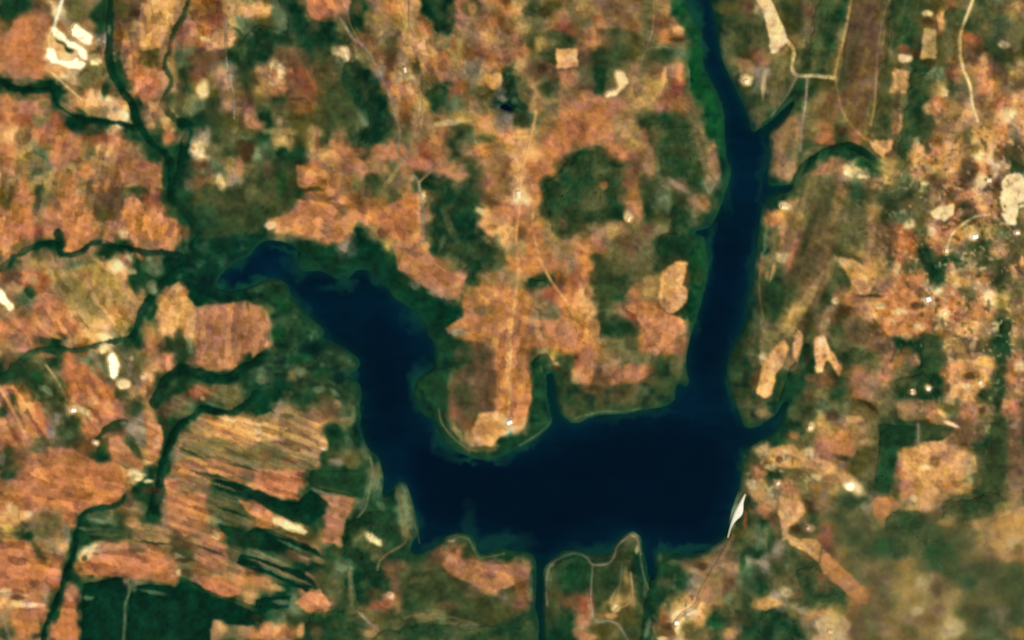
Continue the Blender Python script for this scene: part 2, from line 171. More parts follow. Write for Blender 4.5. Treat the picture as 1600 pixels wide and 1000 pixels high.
# open fields and bare ground: (name, category, label, colour, strength, outline)
f_ = "field"
FIELDS = [
("bare_field",f_,"pink ploughed field left of the white quarry",'R',.5,"22,30 48,28 52,75 70,80 70,125 35,118 12,95 14,60"),
("bare_field",f_,"tan pink field between the two upper creeks",'p',.45,"190,60 215,62 216,130 198,122 188,90"),
("bare_field",f_,"small salmon field by the second creek",'R',.6,"213,112 238,112 245,150 226,163 212,140"),
("bare_field",f_,"pale peach strip beside the junction of the upper creeks",'y',.4,"118,150 150,152 185,165 208,192 180,188 140,180 122,165"),
("bare_field",f_,"cream plot with a brown square, top left",'y',.5,"220,5 262,8 265,45 250,75 222,80 218,40"),
("bare_field",f_,"slanting orange strip in the far left fields",'o',.6,"25,292 46,278 46,310 38,345 14,350 18,320"),
("bare_field",f_,"long pink strip below the slanting orange strip",'R',.5,"5,350 48,345 55,380 30,385 10,420 2,395"),
("bare_field",f_,"bright orange field with a ragged lower point",'o',.6,"95,310 140,300 150,345 126,362 120,390 108,398 100,350"),
("bare_field",f_,"pink slanting plot above the western tree belt",'p',.7,"163,345 182,345 177,378 160,382"),
("bare_field",f_,"wide orange field reaching toward the lake head",'o',.65,"195,310 215,308 235,335 278,342 278,374 240,376 205,372 190,350"),
("bare_field",f_,"rosy field along the upper left creek",'p',.55,"185,255 225,250 250,262 254,295 230,290 190,285"),
("bare_field",f_,"red knoll beside the white sliver, far left",'R',.6,"32,425 50,422 66,440 62,452 48,448 30,440"),
("bare_field",f_,"large straw coloured field with diagonal stripes",'Y',.4,"95,425 150,410 185,430 200,465 212,490 195,525 140,520 110,480 90,450"),
("bare_field",f_,"orange field at the far left under the red knoll",'o',.5,"50,480 85,465 105,480 115,510 95,530 55,525 50,500"),
("bare_field",f_,"orange west part of the lobed field by the marsh",'y',.5,"270,446 282,438 290,462 308,478 305,510 300,545 285,525 265,515 242,498 247,478 260,462"),
("bare_field",f_,"pink striped middle part of the lobed field",'p',.5,"309,478 350,475 384,469 394,510 389,545 370,568 345,580 318,572 305,560 304,520"),
("bare_field",f_,"rounded eastern end of the lobed field",'p',.6,"386,469 410,480 422,505 426,535 410,548 395,560 391,545 396,510"),
("bare_field",f_,"broad rust coloured field on the left edge",'R',.45,"-8,738 60,706 110,700 150,720 160,735 190,740 193,765 180,788 160,788 120,800 100,795 60,785 30,775 20,800 -8,797"),
("bare_field",f_,"salmon field below the rust coloured one",'R',.6,"-8,850 40,845 60,880 90,890 85,915 45,915 -8,922"),
("bare_field",f_,"narrow upright orange field between belt and plantation",'R',.6,"98,945 118,938 121,1008 84,1008 90,975"),
("bare_field",f_,"orange plot with cream top in the bottom left corner",'o',.6,"16,955 64,955 62,988 28,992"),
("bare_field",f_,"pink field running above the bottom plantation",'R',.5,"127,865 200,860 255,865 265,890 280,900 275,914 210,903 132,896"),
("bare_field",f_,"small bright salmon wedge above the widest plantation",'R',.7,"316,905 358,908 374,928 350,933 320,918"),
("bare_field",f_,"orange triangular field among the dark belts",'o',.8,"462,942 487,920 500,920 517,945 508,955 480,957"),
("bare_field",f_,"pink clay field on the southern lake shore",'p',.75,"692,880 705,864 716,864 725,881 800,883 826,886 828,903 800,915 770,925 745,917 700,894"),
("bare_field",f_,"golden northern part of the striped tan field",'y',.35,"320,658 350,652 400,652 423,642 436,650 436,690 380,689 318,682"),
("bare_field",f_,"tan north eastern part of the striped field",'t',.5,"425,640 445,632 500,655 510,690 514,697 500,713 442,704 438,690 440,660"),
("bare_field",f_,"olive middle strip of the striped tan field",'m',.4,"285,690 378,691 440,706 498,715 488,734 410,734 350,718 280,714"),
("bare_field",f_,"pinkish southern strip of the striped field",'p',.45,"270,724 300,719 350,721 410,736 478,736 470,742 440,746 340,742 266,744"),
("bare_field",f_,"red orange strip above the first dark belt",'R',.75,"398,744 466,743 466,780 437,774 400,760"),
("bare_field",f_,"slim orange strip between two dark belts",'o',.75,"372,780 400,788 426,803 420,810 390,803"),
("bare_field",f_,"thin cream strip next to the slim orange one",'c',.7,"427,808 450,814 482,830 476,835 450,828 428,817"),
("bare_field",f_,"rosy upright strip between dark belts and lake woods",'p',.65,"500,772 556,778 550,790 540,815 533,850 503,848 510,815 520,795"),
("bare_field",f_,"orange field east of the dark clump, lower left",'o',.5,"263,770 320,772 325,800 320,828 290,838 262,820"),
("bare_field",f_,"dusty pink field left of the second dark belt",'p',.55,"313,836 345,850 360,870 350,890 312,886"),
("bare_field",f_,"reddish field south east of the cream rocks",'R',.55,"112,572 132,565 150,592 185,625 185,647 150,655 140,640 120,630 107,600"),
("bare_field",f_,"pink triangular field west of the diamond plot",'p',.7,"170,686 185,680 212,715 225,725 222,735 190,725 172,707"),
("bare_field",f_,"pale grey half of the diamond plot",'N',.7,"205,655 225,650 229,680 226,700 215,693 202,675"),
("bare_field",f_,"orange half of the diamond plot",'o',.7,"232,655 250,665 257,685 248,710 240,722 230,702 231,680"),
("bare_field",f_,"pink striped field on the left edge below the creek",'p',.5,"-8,602 12,612 33,660 42,692 25,698 5,690 -8,660"),
("bare_field",f_,"salmon field at the top edge above the dark wood",'R',.75,"480,-5 515,-5 512,20 500,32 485,28"),
("bare_field",f_,"orange field with dark notches north of the lake",'o',.55,"463,258 500,262 535,275 530,298 500,302 465,290"),
("bare_field",f_,"wide rusty field on the north shore slope",'o',.6,"465,312 520,318 560,330 552,362 532,380 490,370 412,355 420,342 465,332"),
("bare_field",f_,"rosy field just left of the central wood",'R',.5,"600,322 653,300 664,375 640,383 600,365 580,345"),
("bare_field",f_,"pink point of fields above the northern marsh",'p',.55,"612,375 663,380 690,420 725,430 722,458 690,464 650,440 622,420"),
("bare_field",f_,"orange field across the neck of the peninsula",'o',.5,"730,445 790,450 793,490 740,508 700,523 697,512 725,495 722,470"),
("bare_field",f_,"pink plots east of the neck of the peninsula",'p',.55,"802,498 826,500 831,535 816,562 802,560"),
("bare_field",f_,"long pink field north of the mottled wood",'o',.35,"872,172 930,165 960,200 957,233 925,226 890,240 870,230 868,190"),
("bare_field",f_,"pink finger of field in the shore scrub",'p',.65,"907,546 940,542 930,575 922,603 907,595"),
("bare_field",f_,"small rose field on the scrubby shore",'p',.6,"962,582 985,566 1014,574 1012,589 980,596"),
("bare_field",f_,"tan orange fields above the shore scrub",'o',.4,"833,500 895,500 935,502 938,542 905,548 870,545 850,558 833,538"),
("bare_field",f_,"square peach field glowing in the upper middle",'y',.95,"869,77 902,77 903,105 870,107"),
("bare_field",f_,"pink strip just above the square peach field",'p',.7,"912,45 930,42 930,72 914,75"),
("bare_field",f_,"yellow plot beside the small pond",'y',.85,"758,117 782,114 783,135 770,141 758,132"),
("bare_field",f_,"peach slanting field under the yellow tracks, upper middle",'y',.75,"638,50 660,58 672,70 684,85 680,92 655,82 640,64"),
("bare_field",f_,"reddish orange field at the peninsula's eastern rim",'o',.7,"784,578 818,572 831,600 829,630 818,658 803,666 790,640 780,618"),
("bare_field",f_,"sandy orange tip of the round peninsula",'y',.65,"748,645 788,642 800,664 786,680 768,693 744,688 738,672"),
("bare_field",f_,"brown scrubby field on the round peninsula",'n',.5,"705,590 745,560 775,580 776,620 745,642 735,668 718,670 700,640"),
("eroded_ground","bare ground","cream eroded hillside near the northern arm",'y',.85,"1035,425 1055,409 1075,410 1070,430 1065,445 1075,455 1072,470 1060,485 1045,490 1031,480 1029,455"),
("eroded_ground","bare ground","salmon eroded slope tapering south of the cream hillside",'o',.85,"975,480 1000,470 1030,481 1045,491 1068,500 1068,512 1050,530 1035,545 1025,556 1018,540 1010,520 992,492"),
("eroded_ground","bare ground","cream gully nearest the lake's east bank",'y',.9,"1182,615 1190,573 1200,557 1210,542 1225,530 1232,540 1225,565 1212,585 1205,615 1195,622"),
("eroded_ground","bare ground","thin cream gully, middle one of three",'y',.85,"1238,558 1240,525 1247,516 1254,527 1250,550 1244,567"),
("eroded_ground","bare ground","forked cream gully, easternmost of three",'y',.9,"1270,530 1285,522 1300,550 1308,565 1315,575 1310,588 1292,560 1285,583 1275,583 1272,550"),
("eroded_ground","bare ground","cream fan of bare soil on the eastern ridge",'y',.7,"1300,400 1330,405 1360,420 1368,440 1355,460 1342,460 1325,432"),
("bare_strip","bare ground","bright cream strip slanting from the top edge",'c',.9,"1178,-5 1202,-5 1214,22 1226,50 1231,64 1222,72 1213,82 1204,84 1202,60 1197,35 1190,15"),
("bare_field",f_,"cream wedge at the end of the curved tree belt",'y',.85,"1357,220 1395,218 1392,232 1378,246 1366,236"),
("bare_field",f_,"straw coloured block at the top right beside dark woods",'Y',.8,"1442,45 1461,45 1462,91 1438,92"),
("bare_field",f_,"golden block in the row of small fields",'y',.6,"1395,106 1422,112 1415,147 1389,146"),
("bare_field",f_,"pinkish cream block, uppermost of its row",'c',.6,"1402,86 1424,86 1425,98 1403,98"),
("bare_field",f_,"cream block, lowest of its row",'y',.6,"1395,170 1408,178 1412,205 1394,212"),
("bare_field",f_,"pale green grey plot beside the tall dark wood",'e',.7,"1442,120 1462,104 1458,122 1446,128"),
("bare_field",f_,"glaring cream white field on the right edge",'w',.85,"1566,284 1574,274 1592,270 1605,290 1605,320 1590,325 1586,350 1574,352 1566,335 1563,310"),
("bare_field",f_,"cream field with a dark top rim, right side",'c',.85,"1453,331 1470,322 1490,319 1488,335 1475,345 1458,342"),
("bare_field",f_,"long orange tongue of ground east of the ridge",'R',.6,"1404,365 1418,372 1412,400 1411,425 1400,450 1392,452 1396,420 1400,395"),
("bare_field",f_,"bright orange ground north of the dark eastern wood",'o',.6,"1385,460 1410,430 1432,432 1446,455 1470,465 1482,490 1462,494 1440,500 1450,512 1430,520 1392,524 1376,505 1394,480 1370,490 1362,476"),
("bare_field",f_,"peach field by the right edge above the brown slopes",'y',.5,"1482,562 1530,560 1540,600 1520,622 1487,622"),
("bare_field",f_,"pink and cream rugged ground in the lower right",'y',.5,"1412,706 1450,686 1490,696 1524,712 1528,738 1480,758 1440,758 1407,744"),
("bare_field",f_,"small peach field beside the lower eastern inlet",'p',.6,"1285,688 1335,688 1335,710 1318,712 1282,704"),
("bare_field",f_,"tan field with a pointed orange tail",'t',.45,"1400,628 1460,624 1466,648 1496,664 1470,664 1440,657 1402,655"),
("bare_field",f_,"peach ridge top behind the dam",'y',.5,"1205,712 1215,697 1238,694 1258,712 1300,722 1300,733 1230,730 1205,728"),
("bare_field",f_,"round pale orange clearing in the lower right",'o',.85,"1363,783 1370,776 1384,776 1391,785 1391,802 1380,812 1370,810 1364,800"),
("bare_strip","bare ground","upper half of the orange strip below the dam",'y',.75,"1217,775 1255,787 1257,800 1245,815 1233,822 1232,835 1245,842 1275,842 1282,853 1278,878 1257,862 1232,848 1220,826 1216,795"),
("bare_strip","bare ground","lower slanting half of the orange strip below the dam",'o',.8,"1284,856 1297,868 1320,890 1340,910 1360,922 1355,945 1340,942 1312,917 1288,897 1280,880"),
("bare_field",f_,"sandy slope at the right edge, lower right",'y',.5,"1562,802 1605,790 1605,862 1570,880 1547,850 1542,822"),
("bare_field",f_,"dry straw slope among green hills, lower right",'Y',.5,"1412,890 1450,895 1470,940 1430,958 1402,940"),
("bare_field",f_,"pale yellow clearing near the bottom right edge",'c',.5,"1272,970 1308,950 1328,975 1320,1000 1282,1000"),
("bare_field",f_,"oval brown heath south of the curved tree belt",'n',.4,"1265,342 1300,345 1302,390 1290,420 1256,430 1250,390"),
("bare_field",f_,"olive heath above the cream fan of soil",'m',.45,"1306,332 1352,326 1356,390 1312,398"),
("bare_field",f_,"brown knoll ringed by a dark track",'n',.5,"1312,500 1340,495 1365,510 1395,540 1390,555 1370,550 1345,542 1322,530"),
("brown_ridge","ridge","long reddish brown ridge running down from the top edge",'n',.65,"1333,-5 1375,-5 1371,75 1361,125 1350,203 1324,185 1310,130 1318,75"),
("bare_field",f_,"orange brown plot on the south west side of the cove inlet",'b',.6,"800,884 826,886 829,925 806,930 800,905"),
]
# very bright bare rock and sand: (name, category, label, height m, colour, outline)
BRIGHT = [
("spoil_heap","quarry","round white spoil heap in the top left quarry",9,'w',"112,42 120,38 129,42 135,48 145,55 144,68 135,73 125,67 112,57"),
("quarry_floor","quarry","curved white quarry floor along the lower rim",3,'w',"72,75 84,75 90,90 105,95 118,91 134,97 126,109 110,108 95,103 80,98 71,88"),
("quarry_bench","quarry","diagonal white quarry bench between heap and floor",5,'w',"80,42 88,42 110,62 128,74 137,82 137,93 126,92 120,84 100,68 83,52"),
("loading_yard","quarry","small white yard at the quarry's right side",2,'c',"140,93 159,92 160,100 141,102"),
("white_sand_bank","sand","white elongated sand bank on the left edge",4,'w',"-4,453 6,454 14,466 24,479 21,486 12,487 4,475 -4,470"),
("rock_outcrop","rock","white spindle shaped rock outcrop among the western creeks",7,'w',"169,551 178,549 186,566 188,579 178,594 172,589 170,572"),
("rock_outcrop","rock","rounded cream outcrop just below the white spindle",5,'c',"184,595 200,593 205,602 193,608 183,605"),
("rock_outcrop","rock","small cream outcrop north west of the white spindle",4,'c',"156,540 169,538 166,551 158,552"),
("rock_outcrop","rock","curled cream outcrop in the upper middle",4,'c',"960,112 972,113 981,120 978,132 970,141 957,152 945,150 948,143 964,134"),
("rock_outcrop","rock","tiny cream outcrop beside the long dark wood",4,'c',"530,72 545,72 548,85 543,97 533,83"),
("rock_outcrop","rock","pale outcrop on the western creek below the lake head",4,'e',"232,442 241,440 245,452 240,462 233,455"),
("gravel_spot","rock","bright gravel patch on the settlement ridge behind the dam",3,'w',"1316,754 1325,752 1335,758 1333,766 1322,765"),
]
# small settlements' largest roofs: (label, x, y, length m, width m, turn deg, roof colour)
HOUSES = [
("white roofed farm building on the peninsula's sandy tip",796,660,58,42,20,'w'),
("cream roofed building beside the central village road",810,305,52,80,2,'c'),
("isolated white building in the western fields",116,641,52,44,0,'w'),
("left one of two white buildings by the dark grove",1425,612,36,52,5,'w'),
("right one of two white buildings by the dark grove",1450,607,32,40,5,'w'),
("small white building near the curved eastern road",1523,370,60,48,10,'w'),
("white building at the top of the bright orange ground",1450,468,52,52,15,'w'),
("second white building south east of the orange ground",1475,489,42,42,30,'c'),
("white building near the right edge amid trees",1589,364,40,28,0,'w'),
("cream building at the bend of the north eastern road",1226,324,70,40,-10,'c'),
("small cream house in the upper middle plots",633,110,32,56,10,'c'),
("pale house beside the eroded cream hillside wood",982,343,34,50,-8,'c'),
("small pale building at the junction in the upper right",1166,127,46,38,25,'c'),
("small cream house by the red field, bottom middle",610,930,36,36,20,'p'),
("pale shed on the track west of the cove",150,691,30,30,0,'c'),
("white building on the crest near the dam",1215,755,40,34,40,'c'),
("small cream building below the dam road",1262,825,30,34,30,'p'),
("pale house among the scrub by the lower inlet",1266,668,50,44,15,'c'),
("cream house above the pale yellow clearing",1297,987,50,44,0,'y'),
("pale house in the eastern gravel streaks",1531,598,38,42,35,'c'),
("orange roofed building at the left of the south eastern clearing",224,588,40,40,0,'y'),
("bright building on the road at the inner bottom edge",1057,973,44,44,10,'w'),
("pale house north of the leaf shaped wood",1478,392,36,44,0,'c'),
("bright building south of the cream field with a rim",1545,282,50,44,0,'c'),
]
# roads and tracks: (name, width px, colour, strength, line)
ROADS = [
("dirt_road",4.5,'N',.65,"533,30 550,58 560,65 578,85 590,110 600,130 610,150 617,180 625,205 622,240 640,265 648,275 655,290 660,330 662,370"),
("dirt_road",3.5,'t',.6,"655,285 668,272 690,250"),
("dirt_road",3.5,'t',.6,"662,130 658,180 648,205 652,240"),
("village_road",5,'y',.6,"838,175 826,230 815,270 812,320 806,370 810,420 803,480 797,540 797,600 794,655"),
("village_road",4,'y',.5,"812,250 834,300 832,350 842,400 862,440 890,480 905,520"),
("quarry_road",5,'w',.75,"84,46 88,30 92,18 100,-8"),
("quarry_road",3.5,'c',.6,"80,80 76,60 82,46"),
("dirt_road",5.5,'c',.6,"1231,66 1240,80 1237,105 1245,118 1275,119 1303,122"),
("dirt_road",5,'Y',.7,"1303,122 1308,95 1320,50 1331,-8"),
("dirt_road",4,'N',.6,"1261,122 1258,160 1252,200 1250,235"),
("dirt_road",4.5,'N',.55,"1243,122 1228,150 1205,182"),
("dirt_road",4,'t',.7,"1305,125 1312,165 1325,190 1345,212 1365,222"),
("dirt_road",4.5,'t',.6,"1392,-8 1378,30 1370,90 1366,160 1360,195"),
("dirt_road",5,'c',.6,"1522,-8 1508,30 1500,50 1499,85 1505,110 1515,135 1519,165 1527,190"),
("dirt_road",3.5,'m',.6,"1190,395 1186,450 1192,500 1198,525"),
("dirt_road",4.5,'c',.5,"1545,335 1520,340 1494,358 1482,375 1478,397"),
("shore_track",3.2,'N',.6,"855,945 853,915 857,887 870,874 890,865 905,865 918,872 926,882 950,880 960,868 963,855 975,843 990,834 998,850 1001,866"),
("shore_track",3.2,'N',.55,"926,882 923,930 926,962"),
("shore_track",3.2,'Y',.6,"985,895 988,930 978,945 965,950 955,962"),
("shore_track",3,'e',.5,"971,883 969,910 958,940"),
("shore_track",3,'e',.5,"1000,868 1006,900 1013,920"),
("shore_track",4,'N',.5,"926,962 935,971 950,969 965,975 975,990 985,1008"),
("shore_track",4,'e',.75,"578,714 582,735 577,765 572,790 560,808"),
("shore_track",3,'e',.5,"590,722 592,745 587,765"),
("shore_track",3.8,'m',.85,"617,760 625,775 630,800 635,830 632,848 610,862 594,875 590,890"),
("shore_track",3,'m',.7,"637,770 643,800 650,826 656,850"),
("shore_track",3.2,'e',.6,"692,862 705,845 718,838 732,842 742,862 750,871 788,865"),
("dirt_track",4.5,'N',.7,"560,955 575,970 592,985"),
("dirt_track",4,'m',.7,"545,890 548,920 550,945"),
("dirt_track",4,'m',.7,"632,965 650,960 680,958 710,965 745,975"),
("dirt_track",3.5,'e',.6,"200,905 202,925 196,945 195,975 192,1008"),
("dirt_track",3,'e',.55,"1000,100 1008,80 1022,73 1050,75 1068,90 1075,110 1077,135"),
("dirt_track",3.2,'t',.6,"1020,-8 1020,40 1010,75"),
("dirt_track",3,'p',.6,"-8,98 35,97 72,98"),
("dirt_track",3.5,'c',.5,"80,112 110,140 130,157"),
("dirt_track",3.2,'N',.55,"353,30 353,80 357,115 365,150 366,185"),
("dam_road",7,'t',.7,"1145,838 1130,865 1115,890 1097,920 1087,945 1065,960 1052,978"),
("dirt_track",5,'y',.6,"-4,600 20,640 42,684"),
("dirt_track",3.5,'Y',.6,"72,570 90,595 105,625"),
("dirt_track",5,'N',.7,"-6,948 8,978 20,1008"),
("dirt_track",5,'y',.7,"145,463 160,480 178,504"),
("dirt_track",3.2,'t',.6,"640,-8 640,40 650,60"),
("dirt_track",3.2,'n',.6,"1365,500 1385,525 1398,548 1392,565"),
("dirt_track",3.5,'d',.6,"1340,625 1358,632 1372,648"),
("dirt_track",4,'N',.5,"1433,662 1434,700"),
("dirt_track",3.2,'t',.45,"540,15 548,40 560,62"),
("beach",4,'e',.75,"895,656 905,651 920,648 940,643 975,643 1000,638"),
("beach",3,'e',.6,"812,696 835,682 852,668 862,656"),
("beach",3,'m',.6,"686,640 690,660 705,680 725,697 745,705"),
]
# shallow, weedy water: x, y, rx, ry, turn, strength
SHALLOWS = [(350,440,10,8,0,.5),(520,450,20,6,15,.4),(480,500,10,24,-20,.5),(345,445,18,12,-20,.9),(375,415,16,8,-30,.5),(395,452,30,8,-5,.8),(460,420,14,12,0,.4),(1075,15,22,30,0,.7),(1088,60,8,34,0,.5),(545,445,14,8,0,.6),(650,500,14,20,-30,.5),(700,470,20,10,0,.6),(470,400,22,10,20,.6),(440,388,20,6,10,.5),(500,415,20,8,30,.6),(590,430,22,10,50,.5),(620,455,26,9,40,.6),(560,400,10,10,0,.6),
 (410,440,16,6,0,.7),(455,480,14,26,-20,.6),(500,520,16,10,0,.5),(520,560,26,12,20,.8),(545,600,12,30,0,.8),(560,660,8,30,0,.6),
 (655,600,16,34,0,.75),(690,690,16,26,-35,.6),(750,714,40,6,0,.8),(820,700,22,8,-30,.7),(1078,30,14,26,-10,.6),(1095,90,8,40,-5,.6),
 (1105,400,7,50,8,.6),(1090,480,6,40,10,.5),(1140,300,5,40,10,.3),(1190,270,7,60,0,.35),(1172,420,6,60,8,.35),(1143,590,8,50,-5,.55),(1158,740,8,30,0,.5),
 (735,820,12,30,0,.4),(780,848,50,14,0,.55),(690,845,26,8,-20,.5),(652,820,8,20,0,.4),(940,858,40,10,0,.5),(1075,860,40,8,0,.6),(1030,862,8,14,0,.5),
 (1000,650,60,6,-5,.3),(625,780,10,20,0,.6),(1215,660,16,8,-40,.3)]
# ------------------------------------------------------------------ numeric helpers
X0, X1, Y0, Y1 = -160, 1760, -100, 1100       # mapped area in photograph pixels
W, H = X1 - X0, Y1 - Y0
yy, xx = np.mgrid[0:H, 0:W].astype(np.float32)
gx = xx + X0 + .5; gy = yy + Y0 + .5          # pixel coordinates of each raster sample

def lattice(u, v, seed):
    """smooth value noise in [-1,1] at coordinates u,v"""
    r = np.random.default_rng(seed)
    T = r.uniform(-1, 1, (256, 256)).astype(np.float32)
    iu = np.floor(u).astype(np.int32); iv = np.floor(v).astype(np.int32)
    fu = (u - iu).astype(np.float32); fv = (v - iv).astype(np.float32)
    fu = fu*fu*(3-2*fu); fv = fv*fv*(3-2*fv)
    a = T[iv & 255, iu & 255]; b = T[iv & 255, (iu+1) & 255]
    c = T[(iv+1) & 255, iu & 255]; d = T[(iv+1) & 255, (iu+1) & 255]
    return (a*(1-fu)+b*fu)*(1-fv) + (c*(1-fu)+d*fu)*fv

def parcels(u, v, seed):
    """jittered cells: random value per cell"""
    r = np.random.default_rng(seed)
    J = r.uniform(.12, .88, (2, 256, 256)).astype(np.float32)
    V = r.uniform(-1, 1, (2, 256, 256)).astype(np.float32)
    iu = np.floor(u).astype(np.int32); iv = np.floor(v).astype(np.int32)
    best = np.full(u.shape, 1e9, np.float32); sec = best.copy(); o1 = np.zeros(u.shape, np.float32); o2 = o1.copy()
    for dv in (-1, 0, 1):
        for du in (-1, 0, 1):
            a = (iu+du) & 255; b = (iv+dv) & 255
            d = np.maximum(np.abs(iu+du+J[0][b, a]-u), np.abs(iv+dv+J[1][b, a]-v)*1.02)
            m = d < best
            sec = np.where(m, best, np.minimum(sec, d))
            best[m] = d[m]; o1[m] = V[0][b, a][m]; o2[m] = V[1][b, a][m]
    return o1, o2, np.clip(1-(sec-best)/.10, 0, 1)

def gauss(a, s):
    r = int(3*s)+1
    k = np.exp(-.5*(np.arange(-r, r+1)/s)**2); k /= k.sum()
    for ax in (0, 1):
        p = [(0, 0)]*a.ndim; p[ax] = (r, r)
        b = np.pad(a, p, mode='edge'); out = np.zeros_like(a)
        for i, w in enumerate(k):
            sl = [slice(None)]*a.ndim; sl[ax] = slice(i, i+a.shape[ax])
            out += np.float32(w)*b[tuple(sl)]
        a = out
    return a

def pts(s):
    return [tuple(float(q) for q in p.split(',')) for p in s.split()]

wobx = lattice(gx/9, gy/9, 1)*1.5 + lattice(gx/3.3, gy/3.3, 2)*.8
woby = lattice(gx/9, gy/9, 3)*1.5 + lattice(gx/3.3, gy/3.3, 4)*.8

def bbox(P, pad):
    xs = [p[0] for p in P]; ys = [p[1] for p in P]
    a = max(0, int(min(xs)-pad-X0)); b = min(W, int(max(xs)+pad-X0)+1)
    c = max(0, int(min(ys)-pad-Y0)); d = min(H, int(max(ys)+pad-Y0)+1)
    return (slice(c, max(c, d)), slice(a, max(a, b)))

def poly_mask(P, wob=1.0):
    bb = bbox(P, 8)
    X = gx[bb]+wob*wobx[bb]; Y = gy[bb]+wob*woby[bb]
    m = np.zeros(X.shape, bool)
    n = len(P)
    for i in range(n):
        x0, y0 = P[i]; x1, y1 = P[(i+1) % n]
        if y0 == y1: continue
        c = ((y0 <= Y) != (y1 <= Y)) & (X < (x1-x0)*(Y-y0)/(y1-y0)+x0)
        m ^= c
    return bb, m

def line_dist(P, pad, wob=.5):
    bb = bbox(P, pad)
    X = gx[bb]+wob*wobx[bb]; Y = gy[bb]+wob*woby[bb]
    d = np.full(X.shape, 1e9, np.float32)
    for (x0, y0), (x1, y1) in zip(P[:-1], P[1:]):
        L = (x1-x0)**2+(y1-y0)**2
        t = np.clip(((X-x0)*(x1-x0)+(Y-y0)*(y1-y0))/L, 0, 1)
        d = np.minimum(d, np.hypot(X-x0-t*(x1-x0), Y-y0-t*(y1-y0)))
    return bb, d

def smooth_line(P, step=6.0):
    """Catmull-Rom through the given points"""
    Q = [P[0]]+P+[P[-1]]; out = []
    for i in range(1, len(Q)-2):
        p0, p1, p2, p3 = [np.array(q) for q in Q[i-1:i+3]]
        n = max(2, int(np.hypot(*(p2-p1))/step)+1)
        for k in range(n):
            t = k/n
            out.append(tuple(.5*((2*p1)+(-p0+p2)*t+(2*p0-5*p1+4*p2-p3)*t*t+(-p0+3*p1-3*p2+p3)*t**3)))
    out.append(P[-1])
    return out

def smooth_closed(P, step=7.0):
    n = len(P); out = []
    for i in range(n):
        p0, p1, p2, p3 = [np.array(P[(i+k-1) % n]) for k in range(4)]
        m = max(1, int(np.hypot(*(p2-p1))/step))
        for k in range(m):
            t = k/m
            out.append(tuple(.5*((2*p1)+(-p0+p2)*t+(2*p0-5*p1+4*p2-p3)*t*t+(-p0+3*p1-3*p2+p3)*t**3)))
    return out

# ------------------------------------------------------------------ soil and vegetation colour of the land
pal = {k: np.array(v, np.float32) for k, v in PAL.items()}
G = np.array([[pal[c] for c in row] for row in GRID], np.float32)      # 40 x 64 cells of 25 pixels
wx = lattice(gx/34, gy/34, 5)*7 + lattice(gx/13, gy/13, 6)*6 + lattice(gx/6, gy/6, 61)*3
wy = lattice(gx/34, gy/34, 7)*7 + lattice(gx/13, gy/13, 8)*6 + lattice(gx/6, gy/6, 62)*3
def mirror(c, n):
    c = np.where(c < 0, -c, c)
    return np.where(c > n-1, 2*(n-1)-c, c)
cu = mirror((gx+wx)/25-.5, 64); cv = mirror((gy+wy)/25-.5, 40)
iu = np.clip(np.floor(cu).astype(int), 0, 62); iv = np.clip(np.floor(cv).astype(int), 0, 38)
fu = np.clip(cu-iu, 0, 1); fv = np.clip(cv-iv, 0, 1)
sharp = lambda f: np.clip((f-.5)*1.15+.5, 0, 1)
fu = sharp(fu)[..., None].astype(np.float32); fv = sharp(fv)[..., None].astype(np.float32)
fu = fu*fu*(3-2*fu); fv = fv*fv*(3-2*fv)
col = (G[iv, iu]*(1-fu)+G[iv, iu+1]*fu)*(1-fv)+(G[iv+1, iu]*(1-fu)+G[iv+1, iu+1]*fu)*fv
del cu, cv, iu, iv, fu, fv
# farmland parcels: tone differs from plot to plot; rows lean with the district
def rot(a):
    c, s = math.cos(radians(a)), math.sin(radians(a))
    return gx*c+gy*s, -gx*s+gy*c
def district(cx, cy, r):
    return 1/(1+np.exp(-(r-np.hypot(gx-cx, (gy-cy)*1.3))/25))
amp = np.zeros((H, W), np.float32); hue = amp.copy(); marg = amp.copy(); wsum = amp.copy()+1e-3
for (cx, cy, r, ang, su, sv, seed) in [
        (130, 330, 190, 12, 10, 24, 21), (330, 740, 190, 20, 46, 7, 22), (140, 480, 130, -38, 9, 30, 23),
        (90, 640, 120, -30, 9, 30, 24), (80, 830, 170, 5, 30, 12, 25), (720, 60, 260, -20, 10, 24, 26),
        (650, 330, 170, 40, 18, 12, 27), (860, 520, 180, 4, 11, 26, 28), (900, 110, 200, 0, 17, 17, 29),
        (1350, 90, 230, 10, 10, 40, 30), (1450, 330, 240, 35, 12, 14, 31), (1480, 560, 240, -15, 11, 13, 32),
        (1300, 620, 190, 30, 14, 14, 33), (1400, 880, 260, -35, 17, 22, 34), (300, 130, 170, 4, 12, 18, 35),
        (350, 520, 120, 3, 9, 30, 36), (700, 950, 200, 20, 26, 14, 37), (950, 300, 200, 0, 16, 16, 38),
        (1250, 400, 130, 12, 12, 30, 39)]:
    w = district(cx, cy, r)
    u, v = rot(ang)
    a, b, e = parcels(u/su+wobx*.12, v/sv+woby*.08, seed)
    amp += w*a; hue += w*b; marg += w*e; wsum += w
amp /= np.maximum(wsum, .6); hue /= np.maximum(wsum, .6); marg /= np.maximum(wsum, .6)
lake_bb, lake_m = poly_mask(smooth_closed(pts(LAKE)), .35)
lake = np.zeros((H, W), np.float32); lake[lake_bb] = lake_m
lake_out = lake.copy()
pbb, pm = poly_mask(smooth_closed(pts(POND), 4), .3)
pond = np.zeros((H, W), np.float32); pond[pbb] = pm
# land under the grid's water cells would be wet and dark: keep it as bank vegetation
lum0 = col.mean(axis=2)
wet = np.clip((48-lum0)/14, 0, 1)*(1-lake)
col += wet[..., None]*(np.array([20, 66, 40], np.float32)-col)*.55

